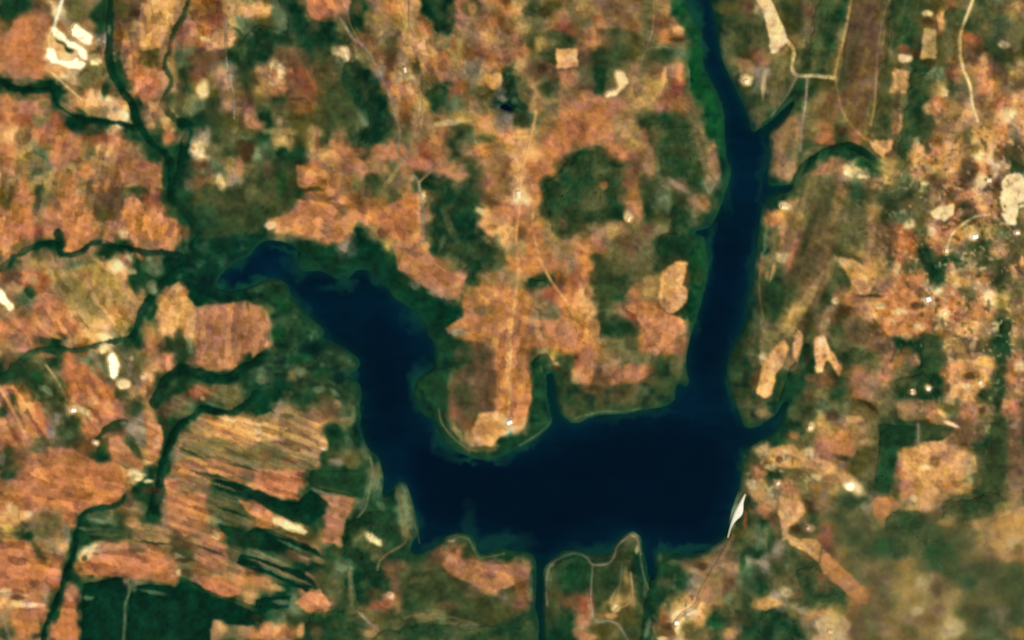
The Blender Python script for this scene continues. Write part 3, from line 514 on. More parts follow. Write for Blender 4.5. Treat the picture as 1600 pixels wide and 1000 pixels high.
def paint(bb, alpha, c):
    a = alpha[..., None].astype(np.float32)
    col[bb] = col[bb]*(1-a)+pal[c]*a
def soft(m, s=1.0):
    return gauss(m.astype(np.float32), s)

id_field = np.full((H, W), -1, np.int16); id_can = id_field.copy(); id_marsh = id_field.copy()
stretch = np.ones((H, W), np.float32)
for i, (lab, c, st, o) in enumerate(MARSH):
    bb, m = poly_mask(smooth_closed(pts(o)), 1.3); paint(bb, soft(m, 2.6)*st, c); mt = np.clip(lattice(gx[bb]/14, gy[bb]/10, 800+i)+.5*lattice(gx[bb]/6, gy[bb]/5, 820+i), 0, 1); paint(bb, soft(m, 1.5)*mt*.35, 'e' if i in (0, 1, 9) else 'F'); paint(bb, soft(m, 1.5)*np.clip(-lattice(gx[bb]/12, gy[bb]/9, 840+i)-.1, 0, 1)*.7, 'k'); id_marsh[bb][m] = i
for i, (nm, cat, lab, c, st, o) in enumerate(FIELDS):
    bb, m = poly_mask(pts(o), .9); paint(bb, soft(m, 1.1)*min(.97, st+.22), c); id_field[bb][m] = i
NW = len(WOODS)
for i, (lab, c, st, o) in enumerate(WOODS):
    crop = 'crop' in lab or 'plantation' in lab or 'block' in lab or 'wedge' in lab
    if crop:
        bb, m = poly_mask(pts(o), .8); paint(bb, soft(m, 1.1)*min(.96, st+.28), c); id_can[bb][m] = i
        continue
    bb, m = poly_mask(smooth_closed(pts(o)), 3.6); mot = np.clip(.5+.5*lattice(gx[bb]/13, gy[bb]/13, 300+i)+.35*lattice(gx[bb]/6, gy[bb]/6, 400+i), 0, 1); paint(bb, soft(m, 2.4)*(st*.72+.22*mot), c); paint(bb, soft(m, 2)*(1-mot)*(.42 if c != 'D' else .28), 'l'); paint(bb, soft(m, 2)*np.clip(lattice(gx[bb]/19, gy[bb]/19, 350+i)-.15, 0, 1)*.45, 'm'); id_can[bb][m] = i
for i, (lab, wd, c, st, o) in enumerate(BELTS):
    P = smooth_line(pts(o)); bb, d = line_dist(P, 22, 1.2)
    ww = wd*(1+.28*lattice(gx[bb]/17, gy[bb]/17, 90+i))*.5
    paint(bb, np.clip((ww+1.6-d)/2.6, 0, 1)*st, c); id_can[bb][d < ww] = NW+i
EXTRA = """
G,15,18,18,14,0,.7 G,36,9,18,9,0,.8 y,104,74,36,32,0,.8 c,118,72,22,18,30,.6 c,104,92,28,12,0,.7 c,148,92,12,8,0,.6 c,88,62,10,16,0,.5 G,97,65,10,5,40,.9 G,108,77,8,5,40,.9 N,103,34,9,6,30,.6 G,158,24,16,12,0,.8 e,171,47,3,8,0,.8 d,210,22,11,5,-20,.7 d,198,32,9,4,0,.6
l,228,95,11,9,0,.6 p,247,168,14,16,0,.5 R,262,213,8,7,0,.5 c,318,140,9,15,0,.8 c,310,236,10,11,0,.75 r,303,232,4,4,0,.6 e,375,34,15,3,45,.8 e,386,45,13,3,45,.8 G,374,50,10,3,45,.6 y,308,52,12,7,0,.7 c,320,62,10,4,15,.7
y,345,68,11,8,0,.7 r,322,50,7,5,0,.6 n,312,93,24,9,10,.5 m,285,165,20,16,0,.5 l,50,243,10,6,0,.7 r,25,185,6,5,0,.6 y,20,202,12,6,0,.6 r,96,222,9,8,0,.5 y,150,160,14,4,15,.7 c,192,180,12,6,35,.7 y,155,237,4,12,0,.7
m,138,122,14,12,0,.7 G,165,140,6,16,10,.8 r,265,70,6,8,0,.5 t,245,20,16,14,0,.4 n,375,160,8,30,0,.5 g,388,120,10,12,0,.5 p,390,178,8,12,0,.7 c,387,183,4,6,0,.5 l,388,205,9,5,0,.8 d,385,226,16,6,5,.8 e,385,215,8,3,0,.5
p,345,118,12,18,0,.3 m,330,120,10,20,0,.3 t,290,215,6,12,0,.4 G,280,85,6,20,10,.35 n,20,172,10,5,0,.4 y,105,168,14,4,35,.5 p,60,60,10,30,0,.3 o,30,60,10,24,0,.35 m,68,165,8,8,0,.7
e,430,22,7,9,0,.8 y,405,10,8,10,0,.8 c,425,104,4,6,0,.8 p,428,118,7,11,0,.8 r,472,115,9,16,0,.45 y,650,12,8,13,0,.7 y,632,24,8,7,0,.5 l,650,106,7,12,0,.8 o,628,136,9,10,0,.5 b,632,174,8,14,0,.5 c,658,175,3,24,0,.4
R,778,108,14,7,0,.4 y,770,62,8,7,0,.6 e,697,70,8,6,0,.5 c,700,192,26,5,-8,.6 Y,730,178,12,4,-15,.7 g,726,203,13,8,0,.7 y,760,194,12,7,0,.6 g,762,216,16,7,0,.5 N,784,154,8,5,30,.7 Y,440,206,26,6,0,.6 Y,440,221,13,8,0,.6 t,437,192,5,8,0,.6
d,465,155,13,3,0,.6 d,460,185,20,3,0,.4 r,496,218,3,18,0,.6 g,548,185,13,20,0,.5 n,525,110,14,14,0,.4 d,507,110,8,4,0,.5 R,560,238,14,7,0,.5 o,530,225,10,8,0,.5 R,620,235,14,10,0,.4 p,690,238,14,9,0,.5 N,740,122,9,9,0,.6 p,717,140,9,9,0,.5
y,592,20,8,10,0,.4 R,560,12,6,12,0,.3 m,605,70,14,12,0,.6 n,600,85,10,8,0,.4 p,672,105,8,12,0,.6 y,718,98,8,8,0,.5 Y,692,65,9,10,0,.5 b,775,20,9,10,0,.6 y,738,12,8,10,0,.6 b,745,40,16,9,0,.4 r,710,68,5,12,0,.5
p,878,25,14,12,0,.6 g,870,55,18,8,0,.7 g,828,62,14,12,0,.7 Y,846,68,10,11,0,.8 d,846,108,7,8,0,.7 g,855,138,16,8,0,.7 e,850,125,10,5,-20,.5 p,883,120,6,14,0,.6 m,915,120,10,14,0,.6 G,938,118,9,18,0,.8 g,940,90,10,14,0,.5
p,921,58,8,14,0,.6 N,918,38,4,14,30,.4 g,955,55,20,15,0,.5 m,975,60,14,14,0,.5 b,1030,30,14,12,0,.6 y,1060,47,9,7,0,.7 d,1058,62,12,4,0,.8 d,1035,35,22,8,0,.2 g,1035,90,18,12,0,.7 b,1030,115,22,10,0,.5 y,1037,120,4,15,10,.75
Y,1028,140,6,14,15,.6 r,1045,150,10,10,0,.5 o,1015,140,12,6,0,.4 y,1000,162,12,8,0,.5 R,890,200,16,14,0,.5 p,945,200,12,18,0,.4 y,978,208,8,8,0,.6 y,825,228,14,16,0,.7 t,845,160,20,6,0,.4 n,960,145,14,5,0,.4 t,780,230,8,12,0,.4 Y,860,160,10,6,0,.4
y,810,105,7,9,0,.4 m,812,135,7,14,-20,.6 t,818,150,8,10,0,.5 g,818,190,12,10,0,.5 k,800,165,6,8,0,.5 e,804,157,5,6,0,.5 p,803,60,6,16,0,.5 Y,815,45,10,8,0,.4 d,940,50,8,6,0,.5 r,930,30,8,6,0,.4 d,850,20,8,8,0,.5 Y,913,8,6,8,-40,.6
g,1240,40,14,25,5,.5 G,1297,25,10,25,0,.4 n,1270,40,8,20,0,.4 t,1218,80,12,9,0,.6 m,1215,105,14,14,0,.6 l,1208,130,14,10,0,.5 G,1248,140,10,14,30,.7 g,1235,165,12,16,30,.6 m,1285,165,10,25,5,.5 b,1300,165,8,25,0,.5 r,1310,150,5,8,0,.6
t,1225,220,14,18,0,.6 p,1285,215,12,8,-20,.5 t,1270,235,14,5,-25,.6 d,1313,205,10,8,0,.7 r,1345,215,12,4,10,.6 d,1448,35,12,5,0,.8 c,1448,22,9,5,0,.8 y,1470,30,6,16,0,.7 m,1480,70,8,20,0,.5 r,1410,75,9,6,0,.7 r,1512,58,9,7,0,.7 n,1515,80,10,12,0,.5
y,1535,100,7,16,15,.7 p,1495,115,8,14,0,.6 y,1455,168,14,10,0,.7 c,1475,145,6,8,0,.7 o,1465,170,12,9,0,.5 p,1565,160,12,8,20,.6 c,1575,180,12,12,0,.85 y,1598,182,6,9,0,.8 b,1530,160,16,14,0,.4 n,1560,115,10,18,-30,.6 c,1567,70,9,6,0,.7 g,1572,100,12,14,0,.5
y,1540,225,6,24,0,.8 y,1560,215,18,5,0,.5 y,1485,225,10,10,0,.4 y,1500,195,12,12,0,.4 n,1585,235,16,14,0,.6 y,1432,240,14,6,0,.6 c,1432,222,5,8,0,.5 g,1450,232,6,10,0,.6 Y,1580,20,12,12,0,.5 g,1560,35,10,14,0,.5 y,1590,10,10,8,0,.5 m,1580,135,10,12,0,.4 b,1503,215,6,20,0,.3
c,1165,125,10,9,0,.8 g,1150,82,14,10,0,.7 t,1155,97,16,7,0,.5 g,1185,150,10,14,0,.5 c,1193,135,4,22,5,.6 n,1170,160,8,20,0,.4 m,1140,100,8,14,0,.4 g,1145,60,16,22,0,.4 g,1185,40,12,30,0,.5 m,1175,178,6,8,0,.5 e,1130,70,5,18,-5,.5
G,62,298,8,9,0,.7 m,73,305,14,9,0,.5 p,93,340,10,12,0,.4 l,200,296,20,3,5,.5 g,218,298,16,6,5,.8 l,145,285,18,4,-10,.5 n,175,310,10,18,5,.5 l,140,310,7,20,0,.5 r,225,258,10,6,0,.6 o,205,320,8,16,0,.4 c,194,365,7,10,0,.6 p,60,262,16,7,0,.3
o,35,290,8,16,20,.5 y,100,280,10,10,0,.3 Y,108,265,10,10,0,.4 n,15,300,12,12,0,.4 Y,60,250,16,6,30,.5 g,60,268,8,6,0,.5 y,10,395,8,24,15,.5 m,35,385,18,9,-20,.7 n,15,432,16,10,-20,.6 t,70,395,10,8,0,.6 Y,60,410,10,10,0,.5
p,130,430,14,9,0,.5 m,110,445,18,14,0,.6 m,145,480,25,16,20,.4 c,178,418,10,8,30,.7 p,195,405,14,6,45,.7 c,207,425,7,5,0,.6 y,165,415,10,8,0,.5 G,210,445,10,14,-30,.8 e,243,420,12,9,0,.6 e,240,450,6,12,-10,.6 y,200,455,8,16,-30,.6 o,185,485,20,12,0,.5
c,150,468,5,12,-30,.6 y,50,435,12,7,0,.6 c,55,440,7,5,40,.7 G,47,455,9,9,0,.7 r,60,445,8,14,-20,.4 y,20,450,12,10,0,.4 o,80,475,18,14,0,.5 R,90,480,12,8,0,.4 n,35,490,12,5,-45,.5 y,70,500,14,10,0,.4 m,125,400,10,6,0,.4
c,345,285,6,14,-15,.75 e,320,268,8,5,0,.6 n,305,285,14,10,0,.6 N,295,290,8,10,0,.4 g,335,300,20,10,0,.5 p,375,262,6,16,0,.6 m,392,300,8,20,10,.5 G,320,350,26,25,0,.6 g,365,335,26,14,0,.5 F,440,285,8,20,0,.5 n,418,262,9,14,0,.5
G,285,320,14,22,0,.7 n,288,368,8,10,0,.5 y,282,372,3,8,0,.5 D,355,395,40,10,0,.4 c,423,352,9,6,0,.8 y,445,358,14,4,10,.7 p,450,338,10,8,0,.5 y,490,270,14,6,0,.5 l,490,296,18,4,0,.8 d,480,297,12,3,0,.6 r,475,318,8,4,0,.4
l,537,330,10,9,0,.5 y,535,315,20,3,0,.5 g,582,278,14,8,0,.7 m,600,300,16,14,0,.6 p,562,275,8,8,0,.5 r,545,280,6,16,0,.4 b,515,285,14,10,0,.5 n,568,300,8,8,0,.5 Y,610,280,4,22,35,.6 b,620,285,8,8,-20,.4 R,648,258,22,9,0,.6 c,645,278,5,5,0,.6
y,655,330,4,40,0,.5 c,662,310,5,10,0,.7 p,715,274,18,5,0,.8 p,765,280,12,20,0,.5 n,750,290,10,18,0,.4 y,785,350,14,14,0,.8 c,750,330,9,5,40,.6 b,770,355,7,4,0,.6 y,795,370,8,20,20,.7 e,777,375,5,10,-20,.5 g,773,392,6,5,0,.5
N,690,380,4,14,20,.3 m,700,345,6,25,-20,.5 D,725,350,10,14,-20,.5 g,740,395,26,10,10,.4 e,697,403,6,4,0,.6 y,665,385,7,6,0,.6 y,650,365,6,12,20,.4 t,510,360,10,16,0,.4 N,535,385,8,7,0,.5 y,560,350,18,6,0,.3 R,500,330,16,8,0,.4
p,640,405,14,10,0,.4 R,665,425,16,8,0,.4 t,690,460,20,4,10,.6 y,712,445,8,6,0,.6 r,700,438,12,7,0,.3 N,648,445,9,7,0,.5 m,735,450,8,10,0,.5 y,765,460,16,12,0,.5 G,738,440,10,8,0,.5 n,765,430,14,6,0,.5 t,765,432,18,6,0,.5 m,755,485,18,8,0,.6
t,590,365,18,14,0,.3 y,545,365,10,10,0,.3 p,735,490,10,8,0,.4 o,740,525,30,7,0,.6 N,715,518,14,6,0,.7 g,730,545,10,12,0,.7 n,755,560,18,18,0,.5 n,740,600,14,30,0,.4 g,725,615,14,20,0,.6 r,712,645,10,10,0,.4 m,705,600,6,14,0,.6
y,795,560,5,60,0,.5 o,792,635,7,20,0,.5 o,765,672,22,12,0,.4 c,795,658,9,9,0,.9 b,730,665,8,8,0,.6 t,738,595,6,8,0,.5 g,735,580,7,14,0,.4 n,780,600,10,20,0,.3 y,715,675,4,14,-30,.4 l,755,700,22,3,0,.7 n,715,555,6,12,0,.4
c,812,305,9,12,0,.9 o,830,290,10,40,0,.4 y,815,275,6,30,0,.4 b,812,365,8,14,0,.5 R,835,370,8,20,0,.5 o,845,400,20,12,0,.6 R,830,260,12,10,0,.4 g,900,265,30,10,-10,.4 p,943,290,6,7,0,.7 m,925,320,20,10,0,.5 n,880,350,8,10,0,.6
c,982,338,7,8,0,.8 p,985,328,6,7,0,.6 Y,955,360,8,14,0,.7 p,925,380,12,12,0,.6 t,905,370,12,6,-30,.5 n,980,380,16,18,0,.6 m,1005,405,16,16,0,.6 e,1008,395,2,30,-45,.4 l,1005,425,10,6,0,.6 g,945,440,12,16,0,.5 g,1005,290,8,18,0,.6
e,1030,275,4,16,-20,.6 N,1060,290,18,5,35,.6 n,985,275,12,14,0,.6 r,975,288,5,5,0,.5 r,990,265,5,5,0,.4 N,1110,290,5,12,15,.7 t,1120,268,6,18,0,.6 e,1108,292,5,8,0,.6 t,1100,320,10,12,0,.7 r,1100,318,4,5,0,.6 m,1035,350,14,10,0,.5
G,1060,380,22,18,0,.6 g,1040,225,12,8,0,.4 t,1095,240,4,40,-15,.4 l,1025,340,14,10,0,.4 G,832,443,8,5,0,.7 e,845,443,6,4,0,.5 r,872,435,7,8,0,.6 r,865,455,12,10,0,.6 o,895,445,14,14,0,.5 b,918,455,5,8,0,.7 y,912,470,3,30,-10,.5
y,820,470,16,10,0,.5 o,818,478,14,7,0,.6 Y,812,440,5,12,0,.6 t,850,478,8,12,0,.4 g,940,495,14,6,0,.6 e,945,484,20,2,0,.5 p,970,480,12,10,0,.4 Y,1015,460,12,12,0,.4 c,1062,465,10,4,-40,.7 R,1055,455,5,6,0,.5 y,1065,420,8,12,0,.5
G,1070,490,5,10,0,.6 y,1058,520,16,3,-40,.6 b,1060,530,14,4,-40,.5 y,1025,550,6,7,0,.5 G,975,508,12,9,0,.8 m,970,545,20,14,0,.5 g,985,540,10,8,0,.5 m,1055,570,10,20,0,.6 r,820,515,12,8,0,.4 t,845,520,10,14,0,.4 e,850,548,12,5,0,.5
y,925,510,10,30,0,.4 c,870,570,4,5,0,.5 d,868,575,7,4,0,.8 g,890,570,8,8,0,.7 y,900,590,8,10,0,.4 n,945,590,16,14,0,.5 d,930,607,14,4,0,.4 G,1030,575,10,12,0,.6 e,1005,610,10,8,0,.4 l,975,610,12,12,0,.4 G,905,620,22,10,0,.4
m,890,645,12,8,0,.4 c,1175,40,2,2,0,.1
p,1280,268,12,6,-10,.6 c,1322,265,5,9,-15,.85 F,1347,255,10,8,0,.8 N,1318,280,14,4,-10,.5 c,1348,276,10,3,0,.7 G,1340,300,14,14,0,.6 g,1325,290,10,8,0,.5 t,1305,320,10,12,0,.4 c,1226,322,10,6,20,.8 y,1215,335,10,8,0,.5 n,1275,330,10,14,0,.5
p,1225,360,8,12,0,.5 c,1222,400,10,9,0,.7 r,1222,392,7,7,0,.5 y,1207,425,3,16,15,.6 t,1225,385,8,10,0,.5 y,1432,262,12,8,0,.7 o,1430,272,7,4,0,.6 y,1485,258,16,7,0,.6 n,1520,262,10,8,0,.7 c,1555,262,7,14,10,.75 c,1532,282,8,7,0,.8 p,1510,303,10,6,10,.8
n,1455,280,8,8,0,.6 e,1442,292,12,6,0,.7 c,1443,288,5,3,0,.7 n,1485,302,14,8,10,.6 p,1490,290,8,3,0,.7 n,1420,320,16,10,0,.6 e,1398,300,18,10,0,.5 m,1405,285,12,10,0,.4 c,1420,350,9,9,0,.7 l,1435,350,8,10,0,.5 c,1455,360,6,12,0,.6
y,1462,375,14,7,10,.7 o,1463,382,10,5,10,.6 c,1477,390,4,7,0,.8 p,1515,330,20,7,-20,.5 t,1530,345,18,10,-30,.5 y,1535,325,14,6,0,.5 d,1520,345,8,6,0,.3 g,1478,348,8,5,0,.6 c,1523,370,10,6,0,.85 e,1575,365,16,6,0,.7 c,1588,364,5,4,0,.9
n,1580,420,16,10,0,.5 g,1525,385,14,6,0,.7 m,1510,405,14,12,0,.4 g,1540,410,10,9,0,.6 y,1560,395,14,8,0,.6 y,1597,412,5,10,0,.7 p,1485,420,8,12,0,.8 c,1488,420,5,10,0,.6 y,1500,440,14,8,0,.6 c,1492,446,7,5,0,.6 N,1530,450,14,10,0,.4
p,1530,465,6,14,0,.7 g,1570,435,14,10,0,.6 m,1590,450,8,14,0,.6 p,1535,490,24,10,0,.5 t,1505,480,12,12,0,.4 n,1590,470,10,6,0,.6 y,1582,425,5,12,-20,.6 y,1400,425,8,16,0,.8 c,1401,422,4,10,0,.7 o,1400,385,7,20,0,.5 R,1408,365,4,8,0,.6
c,1375,478,8,6,0,.85 c,1405,487,12,5,0,.8 c,1450,470,11,8,20,.9 p,1460,475,14,10,30,.6 c,1475,490,8,7,0,.8 d,1430,478,9,6,0,.7 d,1435,455,8,6,0,.4 d,1360,462,20,3,0,.7 c,1308,410,12,7,30,.6 y,1345,430,16,14,0,.5 t,1365,345,10,20,0,.5
p,1325,460,12,7,20,.4 c,1305,470,6,5,0,.7 d,1320,485,14,8,0,.7 y,1240,485,5,30,35,.6 c,1268,450,4,24,35,.5 g,1225,455,14,20,10,.6 G,1215,470,10,22,15,.6 d,1285,450,8,20,10,.5 m,1300,440,8,12,0,.4 n,1350,450,16,8,0,.4 y,1390,500,14,8,0,.5
c,1435,510,10,6,0,.6 r,1455,508,5,8,0,.7 b,1475,520,14,8,0,.6 t,1500,540,18,12,0,.5 c,1520,540,5,10,15,.6 c,1555,512,6,9,0,.7 y,1585,520,6,20,10,.5 g,1550,550,12,7,0,.7 p,1590,552,9,6,0,.7 c,1595,573,9,9,0,.8 d,1515,588,10,6,0,.7
r,1512,598,8,5,0,.3 c,1510,603,7,4,0,.8 c,1532,600,5,6,0,.85 y,1495,612,12,8,0,.7 o,1500,575,14,8,0,.5 y,1540,575,12,8,0,.5 G,1560,610,9,20,0,.6 e,1553,612,5,8,0,.5 p,1595,590,8,12,0,.5 R,1575,640,12,12,0,.7 y,1570,630,5,8,0,.6
d,1534,640,6,6,0,.7 p,1525,635,6,8,0,.5 l,1480,638,16,7,20,.8 p,1510,645,12,8,0,.5 l,1535,650,12,6,0,.5 y,1415,640,12,14,0,.3 o,1455,645,8,14,0,.6 c,1486,662,12,3,25,.8 n,1510,680,30,12,0,.5 t,1480,680,10,6,0,.3 e,1434,675,4,14,0,.6
c,1437,640,3,3,0,.3 m,1270,610,14,8,0,.5 G,1308,615,12,8,0,.6 n,1290,595,14,9,0,.5 t,1345,600,22,14,0,.5 p,1335,585,20,8,10,.5 R,1311,575,5,10,0,.8 o,1300,560,6,16,-30,.6 n,1275,597,14,6,0,.5 p,1390,565,10,12,0,.6 p,1428,562,9,10,0,.7
c,1427,612,4,5,0,1 e,1427,600,4,5,0,.4 c,1450,607,4,5,0,.9 m,1390,610,14,12,0,.3 t,1345,650,20,16,0,.5 y,1335,655,14,6,0,.5 d,1360,635,14,4,40,.6 d,1300,650,10,8,0,.6 c,1268,667,6,7,0,.7 y,1285,665,6,10,0,.7 p,1240,680,8,6,0,.6
e,1310,635,20,5,-20,.5 g,1255,625,14,10,0,.5 m,1240,645,10,12,0,.5 p,1295,697,18,7,0,.5 o,1320,698,10,8,0,.6 d,1315,715,14,4,20,.5 g,1330,720,14,5,20,.5 y,1215,705,12,6,0,.7 d,1217,717,6,5,0,.6 c,1228,715,6,10,0,.6 c,1205,730,8,5,0,.6
m,1365,720,8,30,5,.5 y,1420,720,8,16,20,.7 c,1445,730,10,4,0,.8 p,1430,715,10,10,0,.5 n,1460,722,8,10,0,.6 y,1500,720,14,14,0,.6 m,1532,730,8,20,0,.5 R,1410,740,7,7,0,.5 p,1480,715,12,9,0,.4 y,1458,738,10,8,0,.5 t,1590,740,14,60,0,.3
e,1515,735,8,25,0,.3 G,1210,745,14,6,0,.6 m,1250,745,18,8,0,.5 c,1275,745,9,5,20,.6 y,1320,745,12,8,0,.7 w,1325,758,9,5,20,.8 e,1318,770,10,7,0,.7 b,1295,745,8,5,0,.5 p,1275,760,12,6,0,.6 N,1288,770,8,9,20,.5 G,1325,785,16,10,0,.6
p,1420,762,12,8,0,.8 c,1426,778,6,6,0,.8 y,1448,762,14,6,-20,.7 o,1475,757,18,6,0,.7 y,1500,765,20,7,-10,.6 y,1440,792,28,6,-8,.5 N,1350,790,5,6,0,.6 y,1377,780,9,3,0,.4 y,1410,775,6,8,0,.4 n,1450,810,14,8,0,.5 y,1475,817,10,5,10,.6
y,1520,820,20,8,0,.5 l,1508,822,10,6,0,.6 c,1580,848,14,10,-30,.7 y,1570,860,10,10,0,.5 d,1590,858,8,10,0,.5 m,1510,850,20,14,0,.4 g,1340,835,20,14,0,.4 F,1375,850,12,12,0,.5 Y,1320,860,14,8,0,.3 y,1420,880,12,10,10,.5 G,1520,890,24,14,0,.5
n,1550,880,10,14,0,.5 g,1585,900,14,20,0,.7 m,1560,900,16,5,-40,.6 c,1440,912,10,12,10,.6 y,1420,925,12,10,0,.5 d,1462,920,8,12,0,.5 c,1432,955,10,6,-20,.7 Y,1480,935,12,14,0,.5 g,1505,955,14,10,0,.5 g,1530,975,14,14,0,.6 c,1490,985,14,10,0,.6
b,1450,970,20,8,0,.6 t,1460,985,30,4,0,.4 b,1410,990,12,6,0,.6 y,1380,990,14,6,0,.4 m,1395,945,14,20,0,.3 t,1370,960,16,16,0,.3 N,1565,955,10,12,0,.4 g,1550,975,12,20,0,.5 y,1595,990,8,10,0,.6 r,1383,900,6,5,0,.6 n,1380,945,9,12,0,.5
e,1380,920,6,8,0,.6 N,1350,885,8,7,-30,.5 l,1325,880,10,12,-40,.5 d,1243,827,8,7,0,.9 c,1266,824,7,6,20,.7 m,1262,835,10,8,0,.4 r,1285,840,7,8,0,.6 b,1258,868,12,3,45,.7 r,1282,900,7,6,0,.6 c,1240,845,8,4,30,.7 c,1225,835,4,10,0,.7
c,1230,805,12,8,0,.6 p,1240,790,12,6,20,.5 G,1205,845,6,20,0,.7 N,1215,860,10,16,20,.6 g,1240,885,20,12,0,.5 y,1208,942,12,8,0,.6 c,1228,925,10,8,30,.5 N,1245,950,14,6,35,.6 p,1262,965,8,8,0,.5 y,1275,960,14,8,0,.4 Y,1305,955,12,12,0,.5
c,1297,985,8,8,0,.9 y,1318,978,10,8,0,.6 t,1345,995,14,8,0,.5 n,1345,970,12,12,0,.4 e,1230,870,4,20,0,.4 r,1247,930,8,5,0,.4 m,1335,870,14,12,0,.3
t,20,520,20,12,-40,.4 R,30,512,12,5,45,.5 y,35,525,10,4,45,.5 R,45,520,6,10,-30,.4 b,60,540,14,3,0,.6 y,155,510,16,5,0,.5 y,172,505,10,9,0,.5 y,118,530,12,9,20,.5 l,100,525,14,4,10,.4 p,75,555,12,4,10,.6 d,82,560,5,4,0,.7 G,95,545,9,6,0,.7
w,178,575,6,15,0,.6 e,190,545,6,10,-20,.5 N,203,575,5,14,0,.6 N,150,560,5,14,-25,.5 G,199,538,7,7,0,.8 G,186,586,4,3,0,.9 c,193,600,10,6,0,.6 p,235,530,10,9,0,.6 t,225,550,12,6,0,.4 R,263,560,9,7,0,.6 y,238,575,10,7,-20,.7 c,225,588,6,6,0,.7
b,228,600,6,14,0,.5 y,224,610,5,12,0,.5 N,235,620,5,2,0,.6 g,280,525,7,14,0,.7 e,297,540,5,14,-10,.6 g,280,545,10,8,0,.5 G,205,640,12,12,0,.5 m,200,625,6,9,0,.5 G,250,615,10,22,0,.7 t,280,625,12,10,0,.6 F,281,608,9,5,0,.8 p,315,608,12,6,10,.6
n,290,620,6,8,0,.5 n,335,608,8,6,0,.6 m,345,620,22,9,0,.6 c,318,622,4,4,0,.6 e,335,632,14,3,20,.6 e,300,635,10,10,-30,.3 c,115,641,5,5,0,.9 y,145,627,7,7,0,.7 o,155,615,10,10,0,.4 R,135,590,8,18,-30,.5 y,170,635,8,9,0,.4 g,115,660,12,12,0,.6
N,87,655,6,10,-20,.6 e,75,610,10,5,45,.7 e,95,605,5,18,-35,.5 F,60,590,8,14,-30,.5 G,30,582,14,10,0,.7 m,30,555,20,5,0,.4 G,5,643,7,9,0,.8 r,25,680,10,10,0,.6 R,33,625,6,10,0,.6 p,8,612,7,10,0,.6 y,50,638,6,7,0,.6 R,65,660,10,7,0,.6
y,58,680,9,4,0,.5 n,30,715,24,9,-30,.4 N,5,718,5,10,0,.6 g,20,730,18,7,0,.6 G,12,742,14,8,0,.8 m,62,700,12,9,0,.6 p,80,705,16,8,0,.4 b,110,718,25,10,0,.5 R,155,730,14,8,0,.7 e,108,680,8,8,0,.5 g,100,670,12,7,0,.6 c,150,691,5,4,0,.6
n,125,692,14,5,0,.6 R,145,670,9,9,30,.7 N,193,661,5,4,0,.6 g,180,668,14,6,-10,.8 g,210,700,5,18,-40,.8 c,246,690,5,12,15,.8 m,195,727,8,4,30,.6 y,240,662,7,10,-20,.5 d,257,660,4,14,-20,.7 c,216,748,7,3,0,.8 c,232,752,8,3,0,.7
y,360,662,20,5,8,.6 R,355,675,12,4,10,.5 t,320,665,20,6,15,.5 y,385,692,12,8,0,.5 m,345,690,26,5,10,.6 N,275,712,10,8,0,.4 m,320,702,20,6,10,.5 b,330,730,24,3,5,.5 g,370,708,24,3,25,.5 y,395,660,8,5,0,.4 c,403,672,6,6,0,.7
m,415,695,16,5,5,.5 n,440,692,25,2,8,.5 t,460,670,30,12,5,.3 y,490,662,10,5,20,.6 y,504,693,7,8,0,.8 c,507,700,5,4,0,.5 b,415,712,9,8,0,.5 Y,470,712,22,6,0,.5 m,435,715,8,14,0,.4 r,455,720,16,6,0,.4 R,452,742,12,5,0,.5 g,450,650,10,4,0,.5
e,445,625,8,8,30,.5 N,435,640,4,12,20,.6 t,450,615,8,6,0,.5 e,470,582,8,7,30,.8 e,410,592,9,8,0,.8 e,525,615,10,4,40,.6 t,527,632,7,7,0,.7 n,510,640,14,9,20,.6 g,545,635,8,16,-20,.5 e,552,650,4,14,0,.6 t,540,655,10,4,0,.5 D,520,670,14,10,0,.8
G,550,680,14,18,0,.6 e,545,690,6,10,-30,.5 N,525,722,12,6,0,.7 l,550,720,12,9,0,.8 G,505,715,6,10,10,.7 e,570,705,6,14,-10,.4 m,500,635,12,5,30,.5 G,480,612,14,14,0,.5 D,445,605,14,18,0,.4 e,497,608,8,5,0,.5 G,490,590,20,8,0,.3
k,488,545,18,10,0,.8 k,530,590,13,9,0,.8 k,560,668,8,14,0,.7
c,20,795,12,7,50,.7 y,30,805,14,6,40,.6 c,45,803,7,5,0,.6 o,60,770,20,14,0,.4 R,110,778,16,10,0,.4 o,170,765,14,10,0,.7 r,90,750,20,6,0,.3 m,70,820,14,16,0,.7 n,75,808,10,7,0,.6 G,46,837,7,7,0,.8 y,3,835,8,8,0,.6 N,105,830,5,16,-20,.6
y,100,855,8,7,0,.6 p,30,865,16,16,45,.4 g,60,860,5,18,-35,.6 m,80,855,10,12,0,.4 R,75,895,20,7,0,.5 R,20,900,20,12,0,.4 b,55,912,8,6,0,.7 c,8,925,10,6,0,.7 d,28,933,12,4,0,.6 c,40,945,25,4,0,.7 b,45,952,20,2,0,.6
N,72,930,6,16,10,.5 p,112,922,10,12,0,.6 G,5,990,10,10,0,.5 p,80,985,6,10,0,.4 R,108,960,9,24,5,.5 G,160,800,12,8,0,.6 e,160,812,20,4,5,.7 G,165,822,25,4,8,.8 e,135,826,14,3,0,.6 e,165,835,25,3,5,.5 G,150,840,16,4,0,.6
t,210,790,10,9,0,.6 n,220,800,8,8,0,.3 d,235,765,14,6,0,.7 G,232,810,16,8,0,.7 r,272,758,7,6,0,.5 y,205,815,12,8,0,.5 m,235,838,14,4,0,.4 n,285,850,16,10,0,.7 c,137,863,8,10,-20,.7 G,133,872,4,5,0,.7 p,170,855,18,6,0,.5 n,215,860,14,4,0,.7
